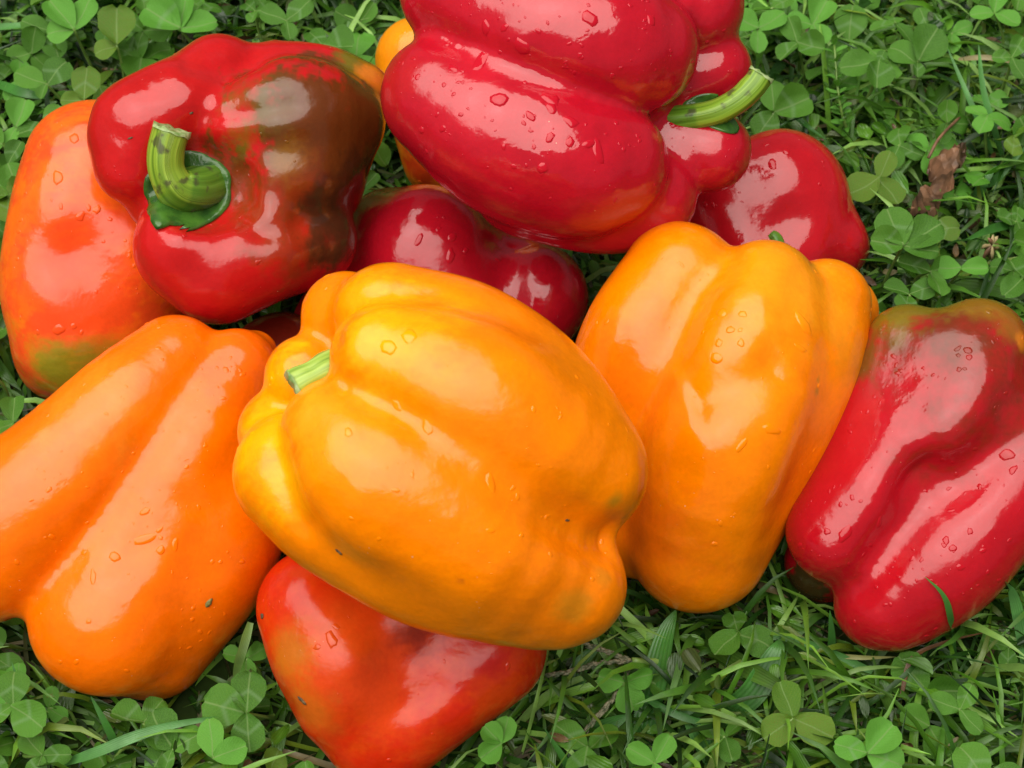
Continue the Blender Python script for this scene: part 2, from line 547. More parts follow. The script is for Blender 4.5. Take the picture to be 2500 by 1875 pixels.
        V2 = np.vstack([V, mid, fc])
        for _ in range(3):
            V2 = V2 - self.grad(V2) * np.clip(self.sdf(V2), -0.001, 0.001)[:, None]
        # relax the lattice so that highlights run clean
        e = np.sort(np.vstack([F2[:, [0, 1]], F2[:, [1, 2]], F2[:, [2, 3]], F2[:, [3, 0]]]), 1)
        e = np.unique(e, axis=0)
        deg = np.bincount(e.ravel(), minlength=len(V2)).astype(float)[:, None]

        def relax(A, lam):
            acc2 = np.stack([np.bincount(e[:, 0], A[e[:, 1], i], len(A)) + np.bincount(e[:, 1], A[e[:, 0], i], len(A))
                             for i in range(3)], 1)
            return A + lam * (acc2 / deg - A)
        for _ in range(34):
            V2 = relax(relax(V2, 0.6), -0.45)
        nrm = self.grad(V2, 0.002)
        for _ in range(60):
            nrm = relax(nrm, 0.6)
        nrm /= np.linalg.norm(nrm, axis=1)[:, None]
        V2 = V2 + self.offsets(V2, nrm)
        for _ in range(6):
            V2 = relax(relax(V2, 0.6), -0.45)
        for _ in range(2):
            V2 = relax(V2, 0.5)
        return V2, F2

    def offsets(self, V, n):
        out = np.zeros(len(V))
        for (u, v, r, a) in self.d.get('bumps', []):
            p = self.hit(u, v)
            if p is None:
                continue
            out += a * self.s * np.exp(-((V - p) ** 2).sum(1) / (r * self.s) ** 2)
        face = np.clip((n @ -FWD) / 0.35, 0, 1)
        pu, pv = to_px(V)
        for (line, r, a, *s0) in self.d.get('grooves', []):
            q = catmull([(*l, 0, 0) for l in line], 10)[:, :2]
            d2 = np.full(len(V), 1e9)
            tt = np.zeros(len(V))
            for i in range(len(q) - 1):
                ab = q[i + 1] - q[i]
                t = np.clip(((pu - q[i, 0]) * ab[0] + (pv - q[i, 1]) * ab[1]) / max(ab @ ab, 1e-9), 0, 1)
                e = (pu - q[i, 0] - t * ab[0]) ** 2 + (pv - q[i, 1] - t * ab[1]) ** 2
                m = e < d2
                d2[m], tt[m] = e[m], (i + t[m]) / (len(q) - 1)
            env = np.clip(np.minimum(tt / 0.5 if s0 else tt / 0.12 + 0.35, (1 - tt) / 0.15 + (0.7 if s0 else 0.3)), 0, 1)
            out += a * self.s * np.exp(-d2 / r ** 2) * env * face
        return n * out[:, None]

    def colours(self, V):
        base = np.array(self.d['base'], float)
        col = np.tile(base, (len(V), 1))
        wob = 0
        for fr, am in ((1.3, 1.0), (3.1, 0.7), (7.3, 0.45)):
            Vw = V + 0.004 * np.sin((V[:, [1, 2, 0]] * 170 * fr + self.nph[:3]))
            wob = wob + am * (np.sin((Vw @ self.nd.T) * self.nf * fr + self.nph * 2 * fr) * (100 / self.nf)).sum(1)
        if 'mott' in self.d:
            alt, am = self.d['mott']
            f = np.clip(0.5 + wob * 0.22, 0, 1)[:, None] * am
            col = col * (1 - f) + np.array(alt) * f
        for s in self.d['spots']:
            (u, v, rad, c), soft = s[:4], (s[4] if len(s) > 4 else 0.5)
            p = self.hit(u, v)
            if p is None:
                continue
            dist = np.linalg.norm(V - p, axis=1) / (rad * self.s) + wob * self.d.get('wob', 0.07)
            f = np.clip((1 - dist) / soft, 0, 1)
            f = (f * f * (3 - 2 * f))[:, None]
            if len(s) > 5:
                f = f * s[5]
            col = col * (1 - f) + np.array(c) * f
        return col

    def build(self, label):
        V, F = self.build_grid()
        self.V = V
        base = np.array([(V[:, 0].min() + V[:, 0].max()) / 2, (V[:, 1].min() + V[:, 1].max()) / 2, V[:, 2].min()])
        self.base = base
        self.root = empty('bell_pepper', base, label, 'pepper', 'bell peppers heaped on the lawn')
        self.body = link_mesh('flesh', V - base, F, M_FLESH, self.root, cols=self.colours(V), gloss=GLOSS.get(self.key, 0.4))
        return self


LABELS = {
 'P1': 'large crimson bell pepper with long green stem, on top at the back',
 'P2': 'red bell pepper with brown flush and a hooked green stem facing the viewer',
 'P3': 'salmon orange bell pepper with green tip, half under the red one with hooked stem',
 'P4': 'long orange bell pepper with a deep lengthwise groove, lowest on the left',
 'P5': 'plump yellow-orange bell pepper with a short cut stem, on top in the middle',
 'P6': 'dark crimson bell pepper in shade directly behind the plump yellow-orange one',
 'P7': 'tapering orange bell pepper standing right of the plump yellow-orange one',
 'P8': 'smooth red bell pepper beside the clover, behind the tapering orange one',
 'P9': 'wrinkled crimson bell pepper with brown-green shoulder, lying in grass at the right edge',
 'P10': 'red-orange bell pepper with olive patches, lowest, under the plump yellow-orange one',
 'P11': 'yellow bell pepper nearly hidden behind the large crimson one, only its rounded edge showing',
 'P12': 'brown-red bell pepper deep in the dark gap under the hooked-stem one',
}
PP = {}
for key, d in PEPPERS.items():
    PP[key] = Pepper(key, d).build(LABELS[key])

# ------------------------------------------------------------------ ground
gm = mat_plain('soil', (0.012, 0.022, 0.005), (0.03, 0.055, 0.010), 60, 1.0, 0.003)
gm.node_tree.nodes['Principled BSDF'].inputs['Specular IOR Level'].default_value = 0.1
g = link_mesh('ground', [(-30, -30, 0), (30, -30, 0), (30, 30, 0), (-30, 30, 0)], [(0, 1, 2, 3)], gm)
g['kind'] = 'structure'

# ------------------------------------------------------------------ stems, calyxes, water drops
from mathutils.bvhtree import BVHTree
for P_ in PP.values():
    bm_ = P_.body.data
    P_.bvh = BVHTree.FromPolygons([tuple(p) for p in P_.V], [tuple(f.vertices) for f in bm_.polygons])


def frame(t):
    t = np.asarray(t) / np.linalg.norm(t)
    a = np.array([0, 0, 1.0]) if abs(t[2]) < 0.9 else np.array([1.0, 0, 0])
    x = np.cross(a, t)
    x /= np.linalg.norm(x)
    return x, np.cross(t, x), t


def tube_data(pts, rad, sides=8, ridge=0.0, nr=5, twist=0.0, cap=True):
    """tube along world points (parallel transport); returns verts, faces, uvs"""
    pts = np.asarray(pts, float)
    n = len(pts)
    tg = np.gradient(pts, axis=0)
    tg /= np.linalg.norm(tg, axis=1)[:, None]
    x, y, _ = frame(tg[0])
    V, U = [], []
    for i in range(n):
        x = x - tg[i] * (x @ tg[i])
        x /= np.linalg.norm(x)
        y = np.cross(tg[i], x)
        for j in range(sides):
            th = 2 * math.pi * j / sides
            r = rad[i] * (1 + ridge * math.cos(nr * (th + twist * i)))
            V.append(pts[i] + (x * math.cos(th) + y * math.sin(th)) * r)
            U.append((j / sides, i / max(n - 1, 1)))
    F = [(i*sides + j, i*sides + (j+1) % sides, (i+1)*sides + (j+1) % sides, (i+1)*sides + j)
         for i in range(n - 1) for j in range(sides)]
    if cap:
        F.append(tuple(range(sides))[::-1])
        F.append(tuple((n-1)*sides + j for j in range(sides)))
    return V, F, U


def pepper_stem(key, path, ridge=0.05, tint=None, cut=True):
    P = PP[key]
    q = catmull(path, 6)
    pts = np.array([P.pt(*r[:3]) for r in q])
    rad = q[:, 3] * P.s
    V, F, U = tube_data(pts, rad, 20, ridge, 5, 0.02)
    V = np.array(V)
    kn = random.Random(len(path))
    for _ in range(14):                                   # knots and scars
        i = kn.randrange(len(V) - 20)
        c0 = pts[min(i // 20, len(pts) - 1)]
        dd = np.exp(-((V - V[i]) ** 2).sum(1) / (rad[0] * kn.uniform(.25, .5)) ** 2)[:, None]
        V = V + (V[i] - c0) * dd * kn.uniform(-.10, .14)
    c = np.ones((len(V), 3))
    if tint:
        for i in range(len(q)):
            f = i / (len(q) - 1)
            for (f0, f1, t) in tint:
                if f0 <= f <= f1:
                    c[i*20:(i+1)*20] = t
    st = link_mesh('stem', np.array(V) - P.base, F, M_STEM, P.root, uv=U, cols=c)
    if cut:
        t = pts[-1] - pts[-2]
        x, y, t = frame(t)
        cv, cf = [pts[-1] + t * rad[-1] * 0.10], []
        rr = random.Random(3)
        for k, (f, z) in enumerate(((0.45, 0.14), (0.8, 0.06), (1.04, 0.10), (1.07, -0.12))):
            for j in range(16):
                th = j / 16 * 2 * math.pi
                w = 1 + rr.uniform(-.05, .05)
                cv.append(pts[-1] + (x * math.cos(th) + y * math.sin(th)) * rad[-1] * f * w + t * rad[-1] * (z + rr.uniform(-.10, .12)))
        for j in range(16):
            cf.append((0, 1 + j, 1 + (j+1) % 16))
            for k in range(3):
                cf.append((1+k*16+j, 1+(k+1)*16+j, 1+(k+1)*16+(j+1) % 16, 1+k*16+(j+1) % 16))
        link_mesh('cut_end', np.array(cv) - P.base, cf, M_CUT, st)
    return st


def pepper_calyx(key, u, v, w, radii, n_cam=(0, 0, 1), thick=9):
    """five-cornered star lying on the flesh round the stem foot; radii = list of (angle deg, px)"""
    P = PP[key]
    n = RGT * n_cam[0] + UPV * n_cam[1] - FWD * n_cam[2]
    n /= np.linalg.norm(n)
    x = RGT - n * (RGT @ n)
    x /= np.linalg.norm(x)
    y = np.cross(n, x)
    c = P.pt(u, v, w)
    ang = np.radians([a for a, r in radii] + [radii[0][0] + 360])
    rad = np.array([r for a, r in radii] + [radii[0][1]], float)
    rr = random.Random(5)
    NT, NRR = 48, 9
    top, bot = [], []
    for i in range(NRR + 1):
        for j in range(NT):
            th = ang[0] + 2 * math.pi * j / NT
            R = np.interp(th, ang, rad) * i / NRR * P.s
            o = c + (x * math.cos(th) + y * math.sin(th)) * R + n * 0.03
            hit = P.bvh.ray_cast(Vector(o), Vector(-n), 0.09)
            p = np.array(hit[0]) if hit[0] is not None else o - n * 0.03
            h = thick * P.s * (1.25 - 0.5 * i / NRR) * (1 + rr.uniform(-.25, .25))
            if i == NRR:
                h *= 0.8
            top.append(p + n * h)
            bot.append(p - n * 0.001)
    V = top + bot[-NT:]
    F = []
    for i in range(NRR):
        for j in range(NT):
            a, b = i*NT + j, i*NT + (j+1) % NT
            F.append((a, a + NT, b + NT, b))
    o = NRR * NT
    o2 = (NRR + 1) * NT
    for j in range(NT):
        F.append((o + j, o2 + j, o2 + (j+1) % NT, o + (j+1) % NT))
    return link_mesh('calyx', np.array(V) - P.base, F, M_CALYX, P.root)


pepper_calyx('P2', 495, 462, 0, [(0, 92), (20, 100), (60, 88), (95, 92), (140, 88), (188, 106), (225, 92), (268, 112), (300, 98), (340, 100)], (-0.15, -0.1, 1), 13)
pepper_stem('P2', [(525,445,15,62),(505,455,66,56),(470,465,112,53),(430,455,142,47),(408,415,158,43),(406,370,170,42),(420,318,178,43)],
            0.06, [(0.0, 0.42, (.42, .62, .6)), (0.42, 0.55, (.75, .85, .8))])
pepper_calyx('P1', 1640, 275, -60, [(0, 42), (60, 52), (120, 40), (180, 42), (240, 46), (290, 50)], (0.75, -0.1, 0.6), 8)
pepper_stem('P1', [(1585,292,-40,40),(1640,292,0,34),(1700,285,25,31),(1752,273,40,31),(1800,247,50,31),(1838,212,55,31),(1858,183,58,31)], 0.05, [(0, .35, (.5, .74, .6)), (.35, 1, (.85, .95, .8))])
pepper_stem('P5', [(850,884,40,46),(805,902,75,43),(765,922,92,40),(722,946,100,44)], 0.07, [(0, 1, (1.35, 1.25, 2.2))])
pepper_stem('P8', [(1880,640,120,26),(1895,612,135,22),(1892,585,138,18),(1880,572,136,12)], 0.05, [(0, 1, (.45, .7, .6))], cut=False)
pepper_calyx('P8', 1895, 640, 100, [(0, 40), (72, 34), (144, 40), (216, 34), (288, 40)], (0, 0.2, 1), 6)


def drop_mesh(P, specs, rs):
    """beads of water following the skin: specs = (world point, radius, stretch, angle)"""
    V, F = [], []
    NT = 10
    rings = ((1.10, -0.10), (1.0, 0.04), (0.88, 0.22), (0.66, 0.34), (0.3, 0.40))
    for (p, r, st, an) in specs:
        loc, nor, _, _ = P.bvh.find_nearest(Vector(p))
        if loc is None:
            continue
        n = np.array(nor)
        x, y, n = frame(n)
        x, y = x * math.cos(an) + y * math.sin(an), -x * math.sin(an) + y * math.cos(an)
        b0 = len(V)
        wob = [1 + rs.uniform(-.22, .22) for _ in range(NT)]
        for (f, h) in rings:
            for j in range(NT):
                th = 2 * math.pi * j / NT
                o = np.array(loc) + (x * math.cos(th) * st + y * math.sin(th)) * r * f * wob[j]
                l2, n2, _, _ = P.bvh.find_nearest(Vector(o))
                V.append(np.array(l2) + n * h * r * 0.62)
        V.append(np.array(loc) + n * 0.41 * r * 0.62)
        for i in range(len(rings) - 1):
            for j in range(NT):
                a, b = b0 + i*NT + j, b0 + i*NT + (j+1) % NT
                F.append((a, b, b + NT, a + NT))
        o = b0 + (len(rings) - 1) * NT
        F += [(o + j, o + (j+1) % NT, b0 + len(rings) * NT) for j in range(NT)]
    return V, F


def mat_wet():
    k = Nodes('water_bead')
    at = k.n('Attribute', {'attribute_name': 'pigment'})
    p = k.n('BsdfPrincipled', None, Base_Color=at.outputs['Color'], Roughness=0.03, IOR=1.33)
    p.inputs['Specular IOR Level'].default_value = 0.75
    return k.done(p.outputs[0])


M_WET = mat_wet()
BIG = {
 'P1': [(1220,243,17,1.25,1.2),(1344,240,17,1.5,1.2),(1346,262,13,1.2,.4),(1393,297,12,1.7,1.1),(1325,412,12,1.0,0),(1392,348,9,1.4,1.2),(1273,113,15,1.6,2.6),(1185,67,12,1.5,2.0),
        (1173,150,13,2.2,2.6),(1462,372,12,2.4,1.2),(1440,350,10,1.8,2.8),(1106,166,10,1.2,.5),(1080,315,7,1.3,1),(1029,318,8,1,0),(1342,338,9,1.6,1),(1296,284,9,1.7,2.4),(1232,68,8,1.5,1.3),(1590,50,10,1.6,1),(1440,45,14,1.5,2.2)],
 'P3': [(182,338,11,1.2,.6),(141,433,13,1.4,.4),(195,528,10,1.3,.8),(143,804,12,1.3,.2),(238,512,9,1.2,.5),(180,797,7,1,0)],
 'P4': [(354,1316,11,2.6,.2),(280,1358,12,1.1,1.2),(227,1408,8,2.4,.1),(393,1344,10,1.3,1),(428,1330,7,2.2,1),(354,1249,8,1.8,.6),(186,1616,6,1.3,1)],
 'P5': [(949,847,18,1.2,.2),(999,821,17,1.3,.2),(851,1056,9,1.4,.2),(1199,1180,11,2.2,1.3),(1044,1043,10,1.8,2.6),(1303,999,6,1.6,1.3),(968,989,8,1.8,2.6),(1344,1353,6,1.2,1)],
 'P6': [(1104,579,9,1.6,.1),(1101,625,9,1.9,1),(1024,584,7,2.4,1),(1137,612,6,1.3,0)],
 'P7': [(1782,805,10,1.1,1),(1755,837,9,1.1,0),(1809,837,8,1.2,0),(1748,875,12,1.3,.2),(1813,767,8,1.2,1),(1762,763,11,1.3,1),(1963,791,13,2.4,1.4),(1955,850,7,2.8,1.9),(1884,1047,11,2.2,2.4),(1812,1085,9,2.4,.7),(1745,1328,6,1.4,0)],
 'P8': [(1920,370,9,1.2,0),(1885,400,9,1.6,.2)],
 'P9': [(2362,855,9,1.2,1.2),(2366,872,7,1.1,0),(2341,902,6,1,0),(2459,1110,13,1.3,.6),(2473,1148,8,1.6,2.4),(2064,1304,12,2.0,1.0),(2019,1297,8,1.1,0),(2147,1276,7,2.2,1.3),(2327,1338,8,1.2,0),(2369,1297,7,1.2,0),(2310,1321,8,1.3,0),(2345,1385,7,1.5,0),(2400,1345,6,1.5,.3)],
 'P10': [(808,1560,13,1.8,.4),(775,1580,7,1.6,.9),(820,1530,6,1.8,1),(1240,1627,6,1.8,1.2)],
}
drs = random.Random(21)
nvis = -FWD
for key, P in PP.items():
    me = P.body.data
    if key == 'P12':
        continue
    vc = np.empty(len(me.vertices) * 4, dtype=np.float32)
    me.color_attributes['pigment'].data.foreach_get('color', vc)
    vc = vc.reshape(-1, 4)[:, :3]

    def finish(name, V, F):
        V = np.array(V)
        # every bead takes the colour of the skin seen through it
        cc = np.empty((len(V), 3))
        for i, p in enumerate(V):
            fi = P.bvh.find_nearest(Vector(p))[2]
            cc[i] = vc[me.polygons[fi].vertices[0]]
        return link_mesh(name, V - P.base, F, M_WET, P.root, cols=cc)
    for (u, v, r, st, an) in BIG.get(key, []):
        rr_ = ray(u, v)
        h = P.bvh.ray_cast(Vector(CAM), Vector(rr_).normalized())
        if h[0] is None:
            continue
        V, F = drop_mesh(P, [(np.array(h[0]), r * P.s, st, an)], drs)
        finish('water_drop', V, F)
    nn = np.empty(len(me.vertices) * 3, dtype=np.float32)
    me.vertex_normals.foreach_get('vector', nn)
    nn = nn.reshape(-1, 3)
    okv = np.where((nn @ nvis > 0.15) & (nn[:, 2] > 0.1))[0]
    nsm = {'P1': 300, 'P9': 190, 'P4': 130, 'P3': 60, 'P7': 60, 'P5': 40, 'P8': 40, 'P6': 30, 'P2': 40}.get(key, 25)
    sp = []
    for _ in range(nsm):
        i = okv[drs.randrange(len(okv))]
        # beads gather in loose clusters
        for _ in range(drs.choice((1, 1, 1, 2, 3))):
            off = np.array([drs.gauss(0, .003) for _ in range(3)])
            sp.append((P.V[i] + off, (0.00022 + 0.00055 * drs.random() ** 3), drs.uniform(1, 1.8), drs.uniform(0, 3.1)))
    V, F = drop_mesh(P, sp, drs)
    dr = finish('water_beads', V, F)
    dr['kind'] = 'stuff'

# crumbs of dirt and plant stuck to the skins
M_CRUMB = mat_plain('crumb', (0.03, 0.018, 0.008), (0.16, 0.10, 0.04), 900, 0.7)
M_CRUMBG = mat_plain('green_crumb', (0.10, 0.09, 0.02), (0.25, 0.22, 0.06), 900, 0.6)
for key, u, v, L, W, an, m, lab in [
    ('P5', 828, 1347, 11, 4.5, -.8, M_CRUMB, 'tiny brown crumb stuck low on the plump yellow-orange pepper'),
    ('P5', 1385, 1270, 7, 3, -.5, M_CRUMB, 'tiny dark crumb by the end crease of the plump yellow-orange pepper'),
    ('P4', 510, 1471, 13, 7, 1.0, M_CRUMBG, 'tan seed-like crumb on the grooved orange pepper'),
    ('P10', 641, 1504, 8, 6, .6, M_CRUMB, 'black crumb on the left side of the red-orange pepper'),
    ('P10', 738, 1710, 15, 5, -.5, M_CRUMB, 'brown scab of dirt low on the red-orange pepper'),
    ('P2', 467, 276, 5, 3, .3, M_CRUMB, 'dark speck above the hooked stem'),
    ('P2', 318, 337, 7, 2.5, .4, M_CRUMB, 'dark speck on the red shoulder left of the hooked stem')]:
    P = PP[key]
    h = P.bvh.ray_cast(Vector(CAM), Vector(ray(u, v)).normalized())
    if h[0] is None:
        continue
    n = np.array(h[1])
    x = RGT * math.cos(an) + UPV * math.sin(an)
    x = x - n * (x @ n)
    x /= np.linalg.norm(x)
    y = np.cross(n, x)
    rs = random.Random(u)
    cv, cf = [], []
    for i in range(7):
        f = i / 6 * 2 - 1
        for j in range(8):
            th = j / 8 * 2 * math.pi
            rr = math.sqrt(max(0.02, 1 - f * f)) * rs.uniform(.65, 1.25)
            cv.append(x * f * L * P.s + y * math.cos(th) * rr * W * P.s + n * (math.sin(th) * rr * .5 + .25) * W * P.s)
    for i in range(6):
        for j in range(8):
            cf.append((i*8+j, i*8+(j+1) % 8, (i+1)*8+(j+1) % 8, (i+1)*8+j))
    cf += [tuple(range(8))[::-1], tuple(range(48, 56))]
    o = link_mesh('crumb', cv, cf, m)
    o.location = h[0]
    o['label'], o['category'], o['group'] = lab, 'crumb', 'crumbs stuck to the peppers'

# ------------------------------------------------------------------ vegetation
def inside(P, margin=0.0004):
    """mask of points within (or nearer than margin to) any pepper"""
    P = np.asarray(P, float)
    m = np.zeros(len(P), bool)
    for q in PP.values():
        b = ((P > q.lo) & (P < q.hi)).all(1) & ~m
        if b.any():
            i = np.where(b)[0]
            m[i[q.sdf(P[i]) < margin]] = True
    return m


def hides(P, far=0.07):
    """fraction-free test: does any point stand between the viewer's side and a pepper"""
    P = np.asarray(P, float)
    d = P - CAM
    d /= np.linalg.norm(d, axis=1)[:, None]
    m = np.zeros(len(P), bool)
    for t in np.linspace(0.004, far, 9):
        m |= inside(P + d * t, 0.0)
    return m


def mat_leaf(name, c_dark, c_mid, c_light, mark=0.5, sickl=0.66, sickr=0.62):
    k = Nodes(name)
    uv = k.n('TexCoord').outputs['UV']
    tc = k.n('TexCoord').outputs['Object']
    rnd = k.n('ObjectInfo').outputs['Random']
    s = k.n('SeparateXYZ', None, Vector=uv)
    x = k.math('ABSOLUTE', k.math('SUBTRACT', s.outputs[0], 0.5))
    y = s.outputs[1]
    ns = k.n('TexNoise', {'noise_dimensions': '4D'}, Vector=tc, W=k.math('MULTIPLY', rnd, 40.0), Scale=260.0, Detail=4.0, Roughness=0.6).outputs['Fac']
    n2 = k.n('TexNoise', {'noise_dimensions': '4D'}, Vector=tc, W=k.math('MULTIPLY', rnd, 90.0), Scale=90.0, Detail=2.0).outputs['Fac']
    base = k.mix(rnd, c_dark, c_mid)
    base = k.mix(k.ramp(n2, [(0.4, 0.0), (0.75, 0.8)]), base, c_light)
    base = k.mix(1.0, base, k.ramp(ns, [(0.3, 0.72), (0.7, 1.2)]), 'MULTIPLY')
    # side veins
    vein = k.math('SINE', k.math('MULTIPLY', k.math('SUBTRACT', y, k.math('MULTIPLY', x, 0.9)), 62.0))
    veinf = k.ramp(vein, [(0.75, 0.0), (1.0, 0.14)])
    base = k.mix(veinf, base, c_light)
    midr = k.ramp(x, [(0.0, 0.75), (0.035, 0.0)])
    base = k.mix(midr, base, (0.20, 0.32, 0.10))
    # pale chevron of white clover
    band = k.math('ABSOLUTE', k.math('SUBTRACT', k.math('ADD', y, k.math('MULTIPLY', x, 0.55)), k.math('ADD', 0.52, k.math('MULTIPLY', k.math('SUBTRACT', ns, 0.5), 0.25))))
    chev = k.ramp(band, [(0.015, 1.0), (0.085, 0.0)])
    on = k.math('GREATER_THAN', k.n('TexWhiteNoise', {'noise_dimensions': '1D'}, W=rnd).outputs['Value'], 1.0 - mark)
    base = k.mix(k.math('MULTIPLY', k.math('MULTIPLY', chev, on), 0.4), base, (0.20, 0.34, 0.15))
    # a few brown nibbled patches
    sick = k.math('MULTIPLY', k.ramp(n2, [(sickl, 0.0), (sickl + 0.05, 1.0)]), k.math('GREATER_THAN', rnd, sickr))
    base = k.mix(k.math('MULTIPLY', sick, 0.7), base, (0.16, 0.11, 0.03))
    hgt = k.math('ADD', k.math('MULTIPLY', vein, 0.12), ns)
    bump = k.n('Bump', None, Strength=0.45, Distance=0.0005, Height=hgt)
    wet = k.ramp(n2, [(0.35, 0.55), (0.62, 0.27)])
    p = k.n('BsdfPrincipled', None, Base_Color=base, Roughness=wet, Normal=bump.outputs[0])
    p.inputs['Specular IOR Level'].default_value = 0.28
    tr = k.n('BsdfTranslucent', None, Color=k.mix(1.0, base, (1.0, 1.25, 0.35), 'MULTIPLY'))
    mx = k.n('MixShader', None, i0=0.22, i1=p.outputs[0], i2=tr.outputs[0])
    return k.done(mx.outputs[0])


def mat_grass():
    k = Nodes('grass_blade')
    at = k.n('Attribute', {'attribute_name': 'pigment'}).outputs['Color']
    uv = k.n('TexCoord').outputs['UV']
    tc = k.n('TexCoord').outputs['Object']
    s = k.n('SeparateXYZ', None, Vector=uv)
    st = k.math('SINE', k.math('MULTIPLY', s.outputs[0], 38.0))
    ns = k.n('TexNoise', None, Vector=tc, Scale=140.0, Detail=3.0).outputs['Fac']
    col = k.mix(1.0, at, k.ramp(st, [(0.0, 0.92), (1.0, 1.08)]), 'MULTIPLY')
    col = k.mix(1.0, col, k.ramp(ns, [(0.3, 0.75), (0.7, 1.25)]), 'MULTIPLY')
    bump = k.n('Bump', None, Strength=0.2, Distance=0.0002, Height=st)
    p = k.n('BsdfPrincipled', None, Base_Color=col, Roughness=k.ramp(ns, [(0.4, 0.5), (0.6, 0.25)]), Normal=bump.outputs[0])
    tr = k.n('BsdfTranslucent', None, Color=k.mix(1.0, col, (1.0, 1.2, 0.4), 'MULTIPLY'))
    mx = k.n('MixShader', None, i0=0.25, i1=p.outputs[0], i2=tr.outputs[0])
    return k.done(mx.outputs[0])


M_LEAF = mat_leaf('clover_leaf', (0.036, 0.12, 0.008), (0.085, 0.24, 0.020), (0.13, 0.315, 0.04))
M_LEAFY = mat_leaf('clover_leaf_yellowing', (0.06, 0.18, 0.010), (0.11, 0.24, 0.02), (0.17, 0.26, 0.03), 0.2, 0.56, 0.2)
M_LEAFB = mat_leaf('clover_leaf_bright', (0.09, 0.29, 0.025), (0.12, 0.34, 0.04), (0.16, 0.40, 0.06), 0.15)
M_PETI = mat_plain('clover_stalk', (0.10, 0.20, 0.03), (0.20, 0.32, 0.07), 120, 0.4)
M_GRASS = mat_grass()
M_DEAD = mat_plain('dead_leaf', (0.06, 0.03, 0.014), (0.22, 0.11, 0.055), 160, 0.6, 0.0006)
M_STRAW = mat_plain('dry_straw', (0.22, 0.16, 0.06), (0.45, 0.36, 0.18), 220, 0.6)

# leaflet: obovate blade with folded midrib, unit length along +Y, stalk end at origin
LEAFLETS = []
for kind in range(10):
    rs = random.Random(100 + kind)
    fold, cup, wav = rs.choice((rs.uniform(0.05, 0.3), rs.uniform(.3, .9))), rs.uniform(-0.5, 0.35), rs.uniform(0.015, 0.06)
    wid, ph = rs.uniform(0.33, 0.47), rs.uniform(0, 6)
    V, U, F = [], [], []
    T = [0.0, 0.10, 0.25, 0.42, 0.6, 0.77, 0.9, 1.0]
    Wd = [0.05, 0.36, 0.70, 0.92, 1.0, 0.92, 0.66, 0.20]
    for t, w in zip(T, Wd):
        for j, x in enumerate((-1, -0.5, 0, 0.5, 1)):
            xx = x * w * wid * (1 + 0.06 * rs.uniform(-1, 1))
            yy = t - (0.05 * (1 - abs(x)) if t == 1.0 else 0) - 0.02 * abs(x)
            zz = abs(xx) * fold + cup * (t - 0.5) ** 2 + wav * math.sin(7 * t + ph + 3 * x)
            V.append((xx, yy, zz))
            U.append((0.5 + x * w * 0.5, t))
    for i in range(len(T) - 1):
        for j in range(4):
            a = i * 5 + j
            F.append((a, a + 1, a + 6, a + 5))
    LEAFLETS.append((np.array(V), F, U))
LEAF_MESH = {}


def leaf_mesh(kind, mat):
    kk = (kind, mat.name)
    if kk not in LEAF_MESH:
        V, F, U = LEAFLETS[kind]
        me = bpy.data.meshes.new('leaflet')
        me.from_pydata([tuple(p) for p in V], [], F)
        me.polygons.foreach_set('use_smooth', [True] * len(F))
        lay = me.uv_layers.new(name='UVMap')
        li = np.empty(len(me.loops), dtype=np.int32)
        me.loops.foreach_get('vertex_index', li)
        lay.data.foreach_set('uv', np.asarray(U, dtype=np.float32)[li].ravel())
        me.materials.append(mat)
        LEAF_MESH[kk] = me
    return LEAF_MESH[kk]


def basis(direction, normal):
    y = np.asarray(direction, float)
    y = y / np.linalg.norm(y)
    z = np.asarray(normal, float)
    z = z - y * (z @ y)
    z /= np.linalg.norm(z)
    x = np.cross(y, z)
    return x, y, z


LAST = ['']


def clover(c, leaflets, label, mat, group=None, foot=None, rs=RNG, name='clover', check=True, allow=0.0):
    """c = world point where the leaflets meet; leaflets = (direction, normal, length); builds stalk + leaflets"""
    mats = []
    pts = []
    for (d, n, L) in leaflets:
        x, y, z = basis(d, n)
        kind = rs.randrange(len(LEAFLETS))
        R = np.stack([x, y, z], 1) * L
        pts.append(LEAFLETS[kind][0] @ R.T + c)
        mats.append((kind, R))
    allp = np.vstack(pts)
    if check:
        if inside(allp, 0.0006).any():
            return None
        if allow < 1 and hides(allp[::2]).mean() > allow:
            return None
    if foot is None:
        foot = np.array([c[0] + rs.uniform(-.010, .010), c[1] + rs.uniform(-.008, .012), -0.001])
    mid = (np.asarray(foot) + c) / 2 + np.array([rs.uniform(-.003, .003), rs.uniform(-.003, .003), 0.003])
    q = catmull([(*foot, 1), (*mid, 1), (*c, 1)], 4)[:, :3]
    if check and inside(q, 0.0).any():
        return None
    root = empty(name, foot, label, 'clover', group)
    LAST[0] = root.name
    V, F, U = tube_data(q, np.linspace(0.00075, 0.0005, len(q)), 6)
    link_mesh('stalk', np.array(V) - foot, F, M_PETI, root)
    for (kind, R) in mats:
        o = bpy.data.objects.new('leaflet', leaf_mesh(kind, mat))
        COL.objects.link(o)
        o.parent = root
        M = Matrix.Identity(4)
        for i in range(3):
            for j in range(3):
                M[i][j] = R[i, j]
            M[i][3] = c[i] - foot[i]
        o.matrix_local = M
    return allp


